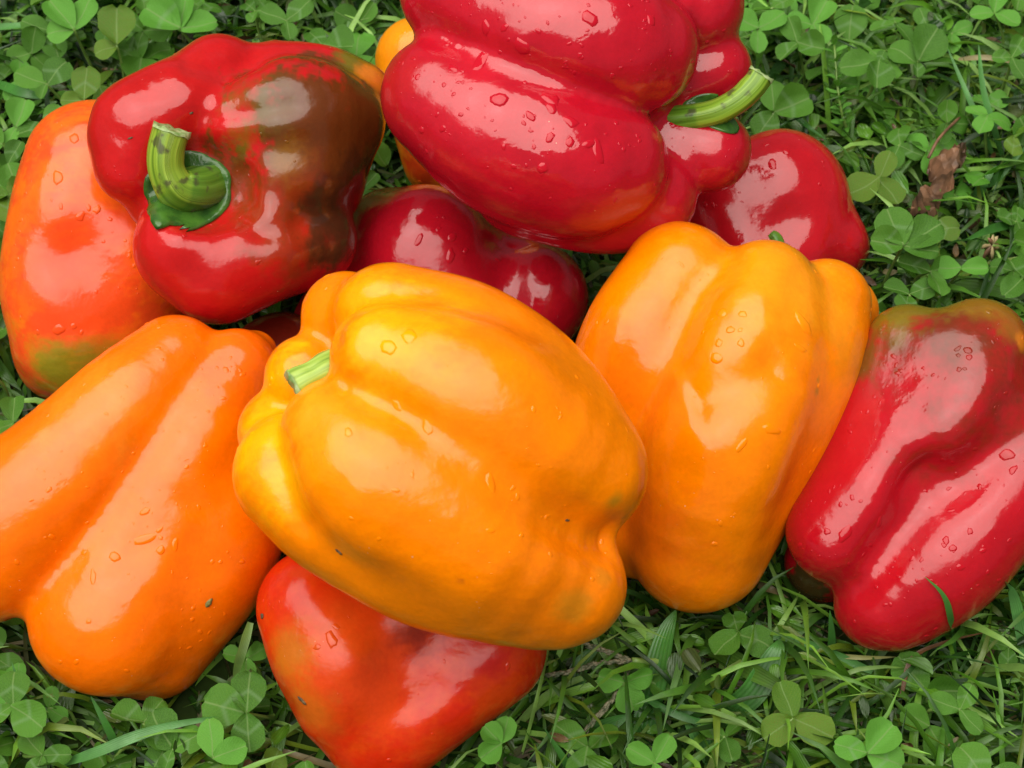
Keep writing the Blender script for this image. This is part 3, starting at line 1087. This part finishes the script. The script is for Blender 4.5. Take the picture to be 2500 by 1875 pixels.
def px_clover(u, v, h, specs, label, mat=None, tilt=(0, 0), group=None, foot_px=None):
    """a clover picked out of the photograph: centre pixel, height, leaflets as (image angle, length px)"""
    c = ground_pt(u, v, h)
    s = np.linalg.norm(c - CAM) / FPX
    n = np.array([tilt[0], -0.30 + tilt[1], 1.0])
    n /= np.linalg.norm(n)
    lf = []
    for sp in specs:
        a, L = math.radians(sp[0]), sp[1]
        q = ray(u + math.cos(a) * L, v - math.sin(a) * L)
        t = ((c - CAM) @ n) / (q @ n)                       # meet the leaf plane
        d = CAM + q * t - c
        nn = n + np.array([RNG.uniform(-.2, .2), RNG.uniform(-.2, .2), 0]) if len(sp) < 3 else np.array(sp[2], float)
        lf.append((d, nn, np.linalg.norm(d)))
    foot = ground_pt(*foot_px, 0.0) if foot_px else None
    return clover(c, lf, label, mat or M_LEAF, group, foot, check=True, allow=1.0)


HAND = [
 (1890,275,.030,[(95,78),(22,96),(235,78)],'clover with three broad leaflets right of the large crimson pepper stem',M_LEAF),
 (2146,425,.034,[(125,105),(55,110),(20,60),(200,80)],'broad pale clover above the smooth red pepper, left of the brown dead leaf',M_LEAFB),
 (2205,600,.040,[(115,100),(30,112),(172,84),(350,92)],'tall clover with dark leaflet undersides at the smooth red pepper\'s right end',M_LEAF,(2139,735)),
 (2345,655,.028,[(0,70),(180,68)],'flat oval clover leaf pair right of the tall clover by the smooth red pepper',M_LEAFB),
 (2145,150,.036,[(190,100),(265,70),(60,30)],'clover with a large marbled leaflet top right, above the tiny-leaved weed',M_LEAF),
 (2240,150,.033,[(60,95),(150,80),(270,40)],'clover with a broad mottled leaflet beside the marbled clover top right',M_LEAF),
 (2428,30,.034,[(80,66),(185,62),(335,70)],'clover cut by the top edge, near the top right corner',M_LEAFB),
 (2470,140,.036,[(60,60),(180,50),(300,60)],'clover at the right edge below the top right corner clover',M_LEAF),
 (2344,1732,.026,[(160,84),(65,70),(312,80)],'clover with three round leaflets at the lower right in the grass',M_LEAF),
 (2119,1838,.030,[(165,88),(48,95),(340,96)],'bright green clover cut by the bottom edge, right of the broad grass blades',M_LEAFB),
 (1937,1754,.022,[(110,100),(335,112),(215,92)],'yellowing clover with browned leaflet edges among broad grass blades',M_LEAFY),
 (2268,1772,.014,[(150,80),(300,92)],'dark bluish clover under the round clover at the lower right',M_LEAF),
 (1598,1862,.028,[(150,80),(60,80),(280,50)],'clover with two upright leaflets at the bottom edge, right of the red-orange pepper',M_LEAFB),
 (1224,1815,.024,[(135,62),(75,70),(215,66)],'small folded clover at the bottom right of the red-orange pepper',M_LEAFB),
 (602,1741,.022,[(85,105),(165,115),(275,100)],'dark clover between the grooved orange pepper and the red-orange pepper',M_LEAF),
 (30,1722,.026,[(88,88),(325,100),(215,70)],'clover with pale chevrons at the left edge below the grooved orange pepper',M_LEAF),
 (420,1830,.018,[(120,110),(30,90),(250,60)],'dusky clover on the bottom edge below the grooved orange pepper',M_LEAF),
 (520,1850,.024,[(95,100),(20,90)],'pale veined clover on the bottom edge, left of the red-orange pepper',M_LEAFB),
 (112,205,.032,[(160,84),(50,80),(250,40)],'clover with two pale veined leaflets above the salmon orange pepper',M_LEAF),
 (205,245,.034,[(85,84),(180,60)],'olive green clover leaf just above the salmon orange pepper',M_LEAFY),
 (285,110,.036,[(90,96),(200,60)],'olive clover leaf with a long pale stalk, top left',M_LEAFY),
 (40,310,.030,[(70,72),(240,50)],'pale narrow clover at the left edge beside the salmon orange pepper',M_LEAFB),
 (180,70,.036,[(60,90),(130,96),(190,70)],'bright yellow-green clover near the top left corner',M_LEAFB),
 (440,70,.034,[(10,95),(150,100),(80,80)],'large clover behind the brown-flushed pepper, top edge',M_LEAFB),
 (20,400,.028,[(60,66),(290,70)],'clover at the left edge, level with the hooked stem',M_LEAF),
 (700,50,.034,[(40,80),(160,70),(280,50)],'clover at the top edge above the brown-flushed pepper',M_LEAF),
 (1850,70,.034,[(150,70),(30,80),(270,60)],'clover on the top edge right of the large crimson pepper',M_LEAFB),
 (1985,60,.032,[(60,70),(170,70),(300,60)],'clover with small round leaflets at the top, above the tiny-leaved weed',M_LEAFB),
 (30,905,.026,[(100,80),(200,60),(320,70)],'clover at the left edge below the salmon orange pepper',M_LEAF),
]
placed = []
for hd in HAND:
    r = px_clover(hd[0], hd[1], hd[2], hd[3], hd[4], hd[5], foot_px=hd[6] if len(hd) > 6 else None)
    if r is not None:
        placed.append(r.mean(0)[:2])
print('hand clovers', len(placed), 'of', len(HAND))


def rnd_leaflets(rs, L0, tilt=0.5):
    az = rs.uniform(0, 2 * math.pi)
    n0 = np.array([rs.gauss(0, tilt), rs.gauss(-0.12, tilt), 1.0])
    n0 /= np.linalg.norm(n0)
    x, y, z = basis((math.cos(az), math.sin(az), 0), n0)
    out = []
    for k in range(3):
        a = k * 2 * math.pi / 3 + rs.uniform(-.35, .35)
        d = x * math.cos(a) + y * math.sin(a) + z * rs.uniform(-.45, .35)
        out.append((d, z + 0.25 * np.array([rs.gauss(0, 1), rs.gauss(0, 1), 0]), L0 * rs.uniform(0.85, 1.15)))
    return out


def zone(u, v):
    """where in the lawn: (label, group, clover chance)"""
    if v > 1380:
        if u < 760:
            return 'low clover in the lawn in front of the grooved orange pepper', 'clovers at the lower left', 1.0
        if u > 1250:
            return 'low clover among grass blades in front of the wrinkled crimson pepper', 'clovers at the lower right', 0.10
        return None
    if u > 1800:
        return 'clover in the lawn right of the smooth red pepper, among grass', 'clovers at the right', 0.30
    if u < 340 and v > 300:
        return 'clover left of the salmon orange pepper', 'clovers at the left edge', 1.0
    if u < 1000:
        return 'clover in the lawn behind the hooked-stem pepper', 'clovers at the top left', 0.7
    return None


crs = random.Random(4)
RANDOM_CLOVERS = []
count = 0
tries = 0
LIMIT = 210
while count < LIMIT and tries < 6000:
    tries += 1
    x, y = crs.uniform(-.26, .26), crs.uniform(-.20, .30)
    h = crs.uniform(0.010, 0.034)
    c = np.array([x, y, h])
    u, v = to_px(c)
    if not (-60 < u < 2560 and -60 < v < 1930):
        continue
    z = zone(u, v)
    if z is None or crs.random() > z[2]:
        continue
    if v > 1380:
        c[2] = h = crs.uniform(0.006, 0.022)
    if placed and np.min(((np.array(placed) - c[:2]) ** 2).sum(1)) < (0.0095 if h > 0.018 else 0.007) ** 2:
        continue
    L = crs.uniform(0.0080, 0.0140)
    m = crs.choice((M_LEAF, M_LEAF, M_LEAF, M_LEAFB, M_LEAFY if crs.random() < .5 else M_LEAF))
    r = clover(c, rnd_leaflets(crs, L), z[0], m, z[1], rs=crs, allow=0.06)
    if r is not None:
        placed.append(c[:2])
        count += 1
        RANDOM_CLOVERS.append((COL.objects[LAST[0]], c, L, m, h))
print('clovers', count, tries)

# ---- grass, one mass of blades
def blades(n, xr, yr, Lr, Wr, el, seed, pal, zmax=0.05, droop=(1.0, 2.4), keep=None, allow_hide=False):
    g = np.random.default_rng(seed)
    SEG = 5
    root = np.stack([g.uniform(*xr, n), g.uniform(*yr, n), np.full(n, -0.001)], 1)
    if keep is not None:
        root = root[keep(root, g)]
        n = len(root)
    az = g.uniform(0, 2 * np.pi, n)
    e0 = np.radians(g.uniform(*el, n))
    L = g.uniform(*Lr, n)
    W = g.uniform(*Wr, n)
    dr = g.uniform(*droop, n)
    bend = g.normal(0, 0.5, n)
    P = np.zeros((n, SEG + 1, 3))
    P[:, 0] = root
    for i in range(SEG):
        f = (i + 0.5) / SEG
        e = np.maximum(e0 - dr * f * f, -0.35)
        a = az + bend * f
        d = np.stack([np.cos(a) * np.cos(e), np.sin(a) * np.cos(e), np.sin(e)], 1)
        P[:, i+1] = P[:, i] + d * (L / SEG)[:, None]
    P[:, :, 2] = np.maximum(P[:, :, 2], 0.0012 + 0.0 * P[:, :, 2])
    bad = inside(P[:, 1:].reshape(-1, 3), 0.0008).reshape(n, SEG).any(1)
    if not allow_hide:
        hb = np.zeros(n, bool)
        near = ~bad
        hb[near] = hides(P[near][:, 2:].reshape(-1, 3), 0.05).reshape(-1, SEG - 1).mean(1) > 0.3
        hb &= g.random(n) > 0.12
        bad |= hb
    P, az, bend, W = P[~bad], az[~bad], bend[~bad], W[~bad]
    n = len(P)
    T = np.gradient(P, axis=1)
    side = np.cross(T, np.array([0, 0, 1.0]))
    side /= np.maximum(np.linalg.norm(side, axis=2), 1e-6)[:, :, None]
    roll = g.normal(0, 0.5, n)
    up = np.cross(side, T)
    up /= np.maximum(np.linalg.norm(up, axis=2), 1e-9)[:, :, None]
    sd = side * np.cos(roll)[:, None, None] + up * np.sin(roll)[:, None, None]
    nz = -side * np.sin(roll)[:, None, None] + up * np.cos(roll)[:, None, None]
    prof = np.array([0.7, 0.95, 1.0, 0.9, 0.62, 0.06])
    w = W[:, None] * prof[None] * 0.5
    A = P - sd * w[:, :, None] + nz * (w * 0.35)[:, :, None]
    B = P
    C = P + sd * w[:, :, None] + nz * (w * 0.35)[:, :, None]
    V = np.stack([A, B, C], 2).reshape(-1, 3)
    U = np.tile(np.stack(np.broadcast_arrays(np.array([0, .5, 1.0])[None, :], (np.arange(SEG+1) / SEG)[:, None]), -1).reshape(1, -1, 2), (n, 1, 1)).reshape(-1, 2)
    base = (np.arange(n) * (SEG + 1) * 3)[:, None]
    fl = []
    for i in range(SEG):
        for j in (0, 1):
            a = i * 3 + j
            fl.append(np.stack([base[:, 0] + a, base[:, 0] + a + 1, base[:, 0] + a + 4, base[:, 0] + a + 3], 1))
    F = np.vstack(fl)
    pal = np.array(pal)
    ci = g.integers(0, len(pal), n)
    c = pal[ci] * g.uniform(0.7, 1.3, (n, 1))
    cols = np.repeat(c, (SEG + 1) * 3, 0)
    return V, F, U, cols


GREENS = [(.015,.055,.006),(.052,.145,.010),(.095,.24,.018),(.068,.185,.018),(.15,.33,.035),(.028,.09,.010),(.125,.20,.016),(.20,.37,.07)]
OLD = [(.07,.085,.02),(.10,.09,.03),(.13,.10,.045),(.05,.06,.02),(.22,.18,.08)]


def stuff(name, data, label, cat, mat):
    V, F, U, c = data
    o = link_mesh(name, V, F, mat, None, uv=U, cols=c)
    o['kind'], o['label'], o['category'] = 'stuff', label, cat
    return o


def dense_right(root, g):
    out = np.ones(len(root), bool)
    u, v = to_px(root)
    pr = np.where((v > 1300) & (u > 1250), 1.0, np.where(u > 1900, 0.9, np.where((v > 1300), 0.45, 0.6)))
    return g.random(len(root)) < pr


grass = stuff('grass', blades(34000, (-.36, .36), (-.30, .48), (.016, .056), (.0012, .0030), (8, 70), 1, GREENS, keep=dense_right),
              'short green lawn grass round and between the peppers', 'grass', M_GRASS)
thatch = stuff('thatch', blades(12000, (-.36, .36), (-.30, .48), (.012, .035), (.0010, .0026), (0, 25), 2, OLD + GREENS[:3], droop=(.2, .8), allow_hide=True),
               'flattened old grass and straw bits lying on the soil under the green blades', 'thatch', M_GRASS)
wide = stuff('broad_grass', blades(900, (-.36, .36), (-.30, .30), (.030, .065), (.0040, .0075), (5, 45), 3, GREENS[1:4] + [(.07,.16,.02)], keep=dense_right, droop=(.4, 1.4)),
             'broad-bladed crabgrass lying in the lawn', 'grass', M_GRASS)
M_SPIKE = mat_plain('seed_spike', (0.05, 0.07, 0.03), (0.22, 0.20, 0.12), 500, 0.6)

# ------------------------------------------------------------------ single plants and bits one can point at
def hand_blade(path, width, colr, label, cat='grass blade', name='grass_blade', check=True):
    """grass blade along (u, v, height) points; width in metres"""
    q = np.array([ground_pt(u, v, h) for u, v, h in path])
    q = catmull([(*p, 1) for p in q], 6)[:, :3]
    for i in range(len(q)):                                # it leans on the face of a pepper, never through it
        d = q[i] - CAM
        L = np.linalg.norm(d)
        for P in PP.values():
            h = P.bvh.ray_cast(Vector(CAM), Vector(d / L))
            if h[0] is not None and h[3] < L + 0.001:
                q[i] = CAM + d / L * (h[3] - 0.0016)
                L = h[3] - 0.0016
    n = len(q)
    t = np.gradient(q, axis=0)
    view = CAM - q.mean(0)
    view /= np.linalg.norm(view)
    V, U = [], []
    for i in range(n):
        f = i / (n - 1)
        w = width * min(1.0, 0.65 + f * 2) * (1 - max(0, f - 0.45) / 0.56) ** 0.7 * 0.5
        ti = t[i] / np.linalg.norm(t[i])
        nn = np.array([0, -0.35, 1.0])
        s = np.cross(ti, nn)
        s /= max(np.linalg.norm(s), 1e-6)
        up = np.cross(s, ti)
        tw = 0.5 * math.sin(2.2 * f + len(label))
        s = s * math.cos(tw) + up * math.sin(tw)
        V += [q[i] - s * w + up * w * 0.3, q[i], q[i] + s * w + up * w * 0.3]
        U += [(0, f), (0.5, f), (1, f)]
    F = []
    for i in range(n - 1):
        for j in (0, 1):
            a = i * 3 + j
            F.append((a, a + 1, a + 4, a + 3))
    base = q[0].copy()
    o = link_mesh(name, np.array(V) - base, F, M_GRASS, None, uv=U, cols=np.tile(np.array(colr), (len(V), 1)))
    o.location = base
    o['label'], o['category'] = label, cat
    return o


DG, MG, LG, YG = (.035, .13, .02), (.055, .19, .03), (.09, .26, .06), (.13, .24, .05)
hand_blade([(2330,1600,.002),(2318,1500,.016),(2300,1450,.024),(2258,1408,.030)], .0021, MG, 'curved grass blade rising in front of the wrinkled crimson pepper')
hand_blade([(2520,1700,.0),(2480,1480,.02),(2455,1420,.03)], .0040, LG, 'pale grass blade at the right edge against the wrinkled crimson pepper')
hand_blade([(2025,1650,.0),(2030,1560,.014),(2026,1490,.022)], .0028, DG, 'short upright grass blade touching the wrinkled crimson pepper\'s lower end')
hand_blade([(2130,1640,.006),(1990,1580,.010),(1900,1556,.011),(1820,1566,.010)], .0030, LG, 'pale grass blade lying left of the wrinkled crimson pepper\'s lower end')
hand_blade([(1560,1830,.002),(1590,1690,.012),(1620,1560,.018),(1650,1490,.020)], .0088, MG, 'broad grass blade slanting up towards the tapering orange pepper\'s tip', name='broad_grass_blade')
hand_blade([(1770,1748,.004),(1840,1690,.012),(1890,1600,.018),(1905,1560,.018)], .0085, MG, 'broad grass blade right of centre at the bottom, with pale scratches', name='broad_grass_blade')
hand_blade([(1740,1868,.006),(1700,1780,.010),(1655,1710,.012)], .0072, LG, 'short broad pale blade at the bottom edge between two clovers', name='broad_grass_blade')
hand_blade([(1400,1830,.004),(1470,1780,.010),(1540,1745,.012)], .0066, MG, 'spindle-shaped blade lying beside the brown seed stalk', name='broad_grass_blade')
hand_blade([(1390,1740,.002),(1400,1680,.010),(1420,1620,.014),(1470,1570,.016)], .0070, DG, 'broad dark blade pointing at the plump yellow-orange pepper, left of the seed stalk', name='broad_grass_blade')
hand_blade([(1945,1790,.004),(2000,1820,.012),(2060,1890,.018)], .0032, LG, 'bright blade crossing the yellowing clover at the bottom')
hand_blade([(1345,1870,.0),(1390,1880,.010),(1330,1780,.02)], .0036, MG, 'grass blade at the bottom edge near the small folded clover')
hand_blade([(1560,1695,.014),(1640,1740,.016),(1720,1765,.014),(1800,1768,.010)], .0024, DG, 'thin dark blade crossing the broad blades at the bottom')
hand_blade([(150,1865,.010),(240,1835,.018),(340,1795,.022),(450,1765,.022),(600,1745,.02)], .0034, LG, 'long pale grass blade lying across the clovers at the bottom left')
hand_blade([(310,1880,.0),(270,1790,.012),(222,1700,.020)], .0034, MG, 'upright grass blade under the grooved orange pepper')
hand_blade([(105,1870,.0),(70,1740,.018),(28,1615,.028)], .0026, MG, 'thin grass blade crossing the chevron clover at the left edge')
hand_blade([(612,1520,.030),(592,1590,.028),(578,1640,.022),(573,1690,.016)], .0030, YG, 'yellow-green blade hanging between the grooved orange and red-orange peppers')
hand_blade([(2460,430,.0),(2430,330,.02),(2400,220,.03),(2389,110,.034)], .0042, LG, 'bright upright grass blade near the right edge, above the brown dead leaf')
hand_blade([(2440,420,.0),(2390,300,.02),(2312,115,.03)], .0034, LG, 'bright leaning grass blade left of the upright one, top right')
hand_blade([(2390,470,.004),(2440,430,.02),(2520,340,.026)], .0034, LG, 'grass blade slanting to the right edge, above the brown dead leaf')
hand_blade([(2370,510,.002),(2400,450,.012),(2432,405,.016)], .0044, LG, 'short pale blade right of the brown dead leaf')
hand_blade([(2340,145,.02),(2420,142,.024),(2520,165,.022)], .0022, (.24,.20,.08), 'dry yellow blade arching at the right edge, top right')
hand_blade([(2510,540,.0),(2420,560,.02),(2350,590,.024)], .0034, MG, 'grass blade below the brown dead leaf at the right')
hand_blade([(1895,240,.020),(1960,300,.024),(2015,340,.022)], .0026, MG, 'grass blade crossing the broad clover right of the pepper stem')
hand_blade([(-20,68,.022),(60,62,.026),(150,56,.026)], .0030, LG, 'pale blade at the top left edge')
hand_blade([(-20,200,.016),(60,228,.022),(130,240,.02)], .0040, MG, 'grass blade at the left edge above the salmon orange pepper')

hand_blade([(690,80,.01),(720,40,.024),(760,-10,.03)], .0036, LG, 'folded pale blade at the top edge above the brown-flushed pepper')
hand_blade([(2050,1602,.008),(2110,1606,.010),(2190,1604,.008)], .0016, (.30,.30,.10), 'pale dry blade lying under the wrinkled crimson pepper\'s end', name='dry_blade')
hand_blade([(2200,1700,.008),(2225,1610,.014),(2300,1570,.016),(2420,1540,.012)], .0016, (.16,.075,.03), 'brown dry blade curving below the wrinkled crimson pepper', name='dry_blade')
hand_blade([(1852,1428,.008),(1880,1438,.010),(1925,1460,.008)], .0030, (.14,.11,.05), 'bit of dry straw beside the tapering orange pepper\'s tip', name='dry_blade')

# seed stalk of crabgrass
sr = empty('seed_stalk', ground_pt(1700, 1616, .008), 'green crabgrass stalk branching into two beaded brown seed spikes at the bottom', 'seed stalk')
b0 = np.array(sr.location)
pts = catmull([(*ground_pt(1705,1616,.008),1),(*ground_pt(1620,1616,.014),1),(*ground_pt(1543,1614,.018),1)], 6)[:, :3]
V, F, U = tube_data(pts, np.full(len(pts), .0012), 8)
link_mesh('stem', np.array(V) - b0, F, M_PETI, sr)
for path in ([(1543,1614,.018),(1500,1700,.018),(1450,1760,.016),(1395,1830,.012)], [(1543,1614,.018),(1470,1618,.02),(1390,1640,.018),(1310,1655,.014)], [(1543,1614,.018),(1480,1590,.02),(1430,1575,.02)]):
    q = catmull([(*ground_pt(*p), 1) for p in path], 8)[:, :3]
    q[:, 2] += 0.0
    V, F, U = tube_data(q, np.full(len(q), .0004), 5)
    sv, sf = list(V), list(F)
    rs = random.Random(len(path))
    for i in range(len(q) - 1):
        for kk in range(3):
            c = q[i] + (q[i+1] - q[i]) * (kk / 3)
            t = q[i+1] - q[i]
            x, y, t = frame(t)
            a = rs.uniform(0, 6.28)
            o = x * math.cos(a) + y * math.sin(a)
            bv, bf, _ = tube_data([c, c + t * .0010 + o * .0005, c + t * .0022 + o * .0008], [.0001, .00055, .0001], 5)
            k0 = len(sv)
            sv += bv
            sf += [tuple(z + k0 for z in f) for f in bf]
    link_mesh('seed_spike', np.array(sv) - b0, sf, M_SPIKE, sr)

# brown dead leaf
ol = [(1295,745),(1330,735),(1362,728),(1368,790),(1338,850),(1290,880),(1312,925),(1298,962),(1245,1000),(1232,1040),(1228,1092),(1160,1098),(1083,1090),(1090,1030),(1125,985),(1142,920),(1172,962),(1192,925),(1162,885),(1180,815),(1230,790)]
bm = bmesh.new()
rs = random.Random(9)
vs = [bm.verts.new(ground_pt(u * .4822 + 1700, v * .4822, .026 + 0.006 * math.sin(u * .03) + rs.uniform(-.001, .001))) for u, v in ol]
bm.faces.new(vs)
bmesh.ops.triangulate(bm, faces=bm.faces[:])
bmesh.ops.subdivide_edges(bm, edges=bm.edges[:], cuts=3, use_grid_fill=True)
for v_ in bm.verts:
    v_.co.z += 0.0022 * math.sin(v_.co.x * 900) * math.sin(v_.co.y * 700 + 1) + 0.0012 * math.sin(v_.co.x * 2100 + v_.co.y * 1500)
lc = ground_pt(1225 * .4822 + 1700, 930 * .4822, .02)
dl = empty('dead_leaf', lc, 'crumpled brown dead leaf lying on the clover at the right', 'dead leaf')
me = bpy.data.meshes.new('blade')
bmesh.ops.translate(bm, verts=bm.verts[:], vec=Vector(-lc))
bm.to_mesh(me)
bm.free()
me.materials.append(M_DEAD)
o = bpy.data.objects.new('blade', me)
COL.objects.link(o)
o.parent = dl
q = catmull([(*ground_pt(1175*.4822+1700, 800*.4822, .028), 1), (*ground_pt(1230*.4822+1700, 700*.4822, .03), 1), (*ground_pt(1335*.4822+1700, 590*.4822, .026), 1)], 5)[:, :3]
V, F, U = tube_data(q, np.full(len(q), .0006), 6)
link_mesh('leaf_stalk', np.array(V) - lc, F, M_DEAD, dl)

# dried clover flower
fb = ground_pt(2435, 640, .008)
fl = empty('dried_flower', fb, 'withered clover flower head with drooping straw petals, right of the flat clover pair', 'dried flower')
c = ground_pt(2422, 598, .024)
q = catmull([(*fb, 1), (*(fb * .4 + c * .6 + np.array([.002, 0, .002])), 1), (*c, 1)], 4)[:, :3]
V, F, U = tube_data(q, np.full(len(q), .0006), 6)
link_mesh('stalk', np.array(V) - fb, F, M_PETI, fl)
rs = random.Random(12)
for i in range(14):
    a, e = rs.uniform(0, 6.28), (rs.uniform(-1.5, -.5) if i > 2 else rs.uniform(.8, 1.4))
    d = np.array([math.cos(a) * math.cos(e), math.sin(a) * math.cos(e), math.sin(e)])
    bv, bf, _ = tube_data([c, c + d * .003 + np.array([0, 0, -.0004]), c + d * rs.uniform(.004, .007) + np.array([0, 0, -.002])], [.0003, .0009, .00015], 5)
    link_mesh('petal', np.array(bv) - fb, bf, M_STRAW if i % 3 else M_DEAD, fl)

# weed sprig with tiny leaves
wb = ground_pt(2085, 352, .0)
wd = empty('weed_sprig', wb, 'upright weed sprig with tiny pointed leaves, between the broad clovers at the right', 'weed')
q = catmull([(*wb, 1), (*ground_pt(2062, 300, .016), 1), (*ground_pt(2047, 230, .026), 1), (*ground_pt(2037, 110, .036), 1)], 6)[:, :3]
V, F, U = tube_data(q, np.linspace(.0008, .0004, len(q)), 6)
link_mesh('stem', np.array(V) - wb, F, M_PETI, wd)
rs = random.Random(31)
for i in range(2, len(q)):
    for sgn in (-1, 1):
        t = q[i] - q[i-1]
        x, y, t = frame(t)
        a = i * 1.3 + (0 if sgn > 0 else math.pi)
        d = x * math.cos(a) + y * math.sin(a) + t * .5
        X, Y, Z = basis(d, t + np.array([0, -.3, .6]))
        L = rs.uniform(.0040, .0062)
        ob = bpy.data.objects.new('leaf', leaf_mesh(rs.randrange(6), M_LEAFB))
        COL.objects.link(ob)
        ob.parent = wd
        M = Matrix.Identity(4)
        for r_ in range(3):
            M[r_][0], M[r_][1], M[r_][2], M[r_][3] = X[r_] * L * .6, Y[r_] * L, Z[r_] * L, (q[i] - wb)[r_]
        ob.matrix_local = M

# small weed leaves and brown crumbs pressed into the lawn, beyond counting
def scatter_leaves(n, seed, Lr, zr, mats_cols, keep=None, wmul=0.75):
    g = random.Random(seed)
    V, F, U, C = [], [], [], []
    roots, Rm = [], []
    while len(roots) < n:
        p = np.array([g.uniform(-.34, .34), g.uniform(-.28, .44), g.uniform(*zr)])
        az = g.uniform(0, 6.28)
        d = np.array([math.cos(az), math.sin(az), g.uniform(-.35, .5)])
        X, Y, Z = basis(d, np.array([g.gauss(0, .35), g.gauss(-.1, .35), 1]))
        L = g.uniform(*Lr)
        Rm.append(np.stack([X * wmul * g.uniform(.6, 1.1), Y, Z], 1) * L)
        roots.append(p)
    tips = np.array([p + R[:, 1] for p, R in zip(roots, Rm)])
    mids = np.array([p + R[:, 1] * .5 for p, R in zip(roots, Rm)])
    bad = inside(np.array(roots), .002) | inside(tips, .002) | inside(mids, .003) | hides(mids, .06)
    for p, R, b in zip(roots, Rm, bad):
        if b:
            continue
        lv, lf, lu = LEAFLETS[g.randrange(len(LEAFLETS))]
        k0 = len(V)
        V += list(lv @ R.T + p)
        F += [tuple(z + k0 for z in f) for f in lf]
        U += lu
        c = np.array(g.choice(mats_cols)) * g.uniform(.7, 1.3)
        C += [c] * len(lv)
    return V, F, U, np.array(C)


stuff('small_leaves', scatter_leaves(5200, 5, (.005, .011), (.002, .020), GREENS[:4] + [(.05, .10, .015), (.03, .07, .012), (.09, .13, .03)]),
      'small weed and clover leaves filling the lawn under the taller plants', 'ground cover', M_GRASS)
stuff('leaf_litter', scatter_leaves(900, 6, (.003, .009), (.004, .018), [(.12, .06, .025), (.18, .11, .05), (.07, .04, .02), (.20, .17, .08)], wmul=.55),
      'brown crumbs of dead leaf and straw caught in the lawn', 'leaf litter', M_GRASS)

# ------------------------------------------------------------------ one label for each scattered clover
LAND = [(1850, 250, 'the large crimson pepper\'s stem'), (2060, 330, 'the weed sprig'), (2280, 440, 'the brown dead leaf'), (2425, 600, 'the withered flower'),
        (2205, 600, 'the smooth pepper\'s right end'), (2300, 740, 'the wrinkled pepper\'s shoulder'), (2430, 60, 'the top right corner'), (2200, 90, 'the marbled clover'),
        (60, 60, 'the top left corner'), (282, 110, 'the olive clover leaf'), (560, 30, 'the top edge over the hooked-stem pepper'), (330, 60, 'the large clover top left'), (720, 60, 'the folded pale blade'), (300, 180, 'the red shoulder\'s left slope'), (180, 130, 'the two pale veined leaflets'), (850, 60, 'the hidden yellow pepper'),
        (430, 110, 'the hooked-stem pepper\'s crest'), (110, 240, 'the salmon orange pepper\'s top'), (15, 600, 'the salmon orange pepper\'s left side'), (60, 1000, 'the salmon orange pepper\'s green tip'),
        (30, 1650, 'the chevron clover at the left edge'), (250, 1750, 'the grooved orange pepper\'s lower end'), (480, 1760, 'the dusky clover'), (650, 1700, 'the red-orange pepper\'s left side'),
        (1250, 1780, 'the small folded clover'), (1550, 1640, 'the seed stalk'), (1900, 1780, 'the yellowing clover'), (2080, 1640, 'the wrinkled pepper\'s end'), (2330, 1740, 'the round clover')]
sets = {}
for (root, c, L, m, h) in RANDOM_CLOVERS:
    u, v = to_px(c)
    lm = min(LAND, key=lambda a: (a[0] - u) ** 2 + (a[1] - v) ** 2)
    dx, dy = u - lm[0], v - lm[1]
    far = math.hypot(dx, dy)
    side = ('right of' if dx > 0 else 'left of') if abs(dx) > abs(dy) else ('below' if dy > 0 else 'above')
    if far < 60:
        side = 'right beside'
    look = {'clover_leaf': 'dull green', 'clover_leaf_bright': 'bright green', 'clover_leaf_yellowing': 'yellowing'}[m.name]
    size = 'small' if L < .0092 else 'broad' if L > .0118 else 'middling'
    sets.setdefault((size, look, side, lm[2]), []).append((u, v, root))
WORDS = {1: [''], 2: ['left one of two', 'right one of two'], 3: ['leftmost of three', 'middle one of three', 'rightmost of three'],
         4: ['leftmost of four', 'second from left of four', 'third from left of four', 'rightmost of four'],
         5: ['leftmost of five', 'second from left of five', 'middle one of five', 'second from right of five', 'rightmost of five'],
         6: ['leftmost of six', 'second from left of six', 'third from left of six', 'fourth from left of six', 'fifth from left of six', 'rightmost of six']}
for (size, look, side, lm), items in sets.items():
    items.sort(key=lambda a: a[0])
    txt = ('%s %s clover %s %s' % (size, look, side, lm)).replace('middling ', '' if len(items) > 1 else 'middling ')
    for i, (u, v, root) in enumerate(items):
        w = WORDS.get(len(items))
        root['label'] = (txt + (', ' + w[i] if w[i] else '')) if w else txt
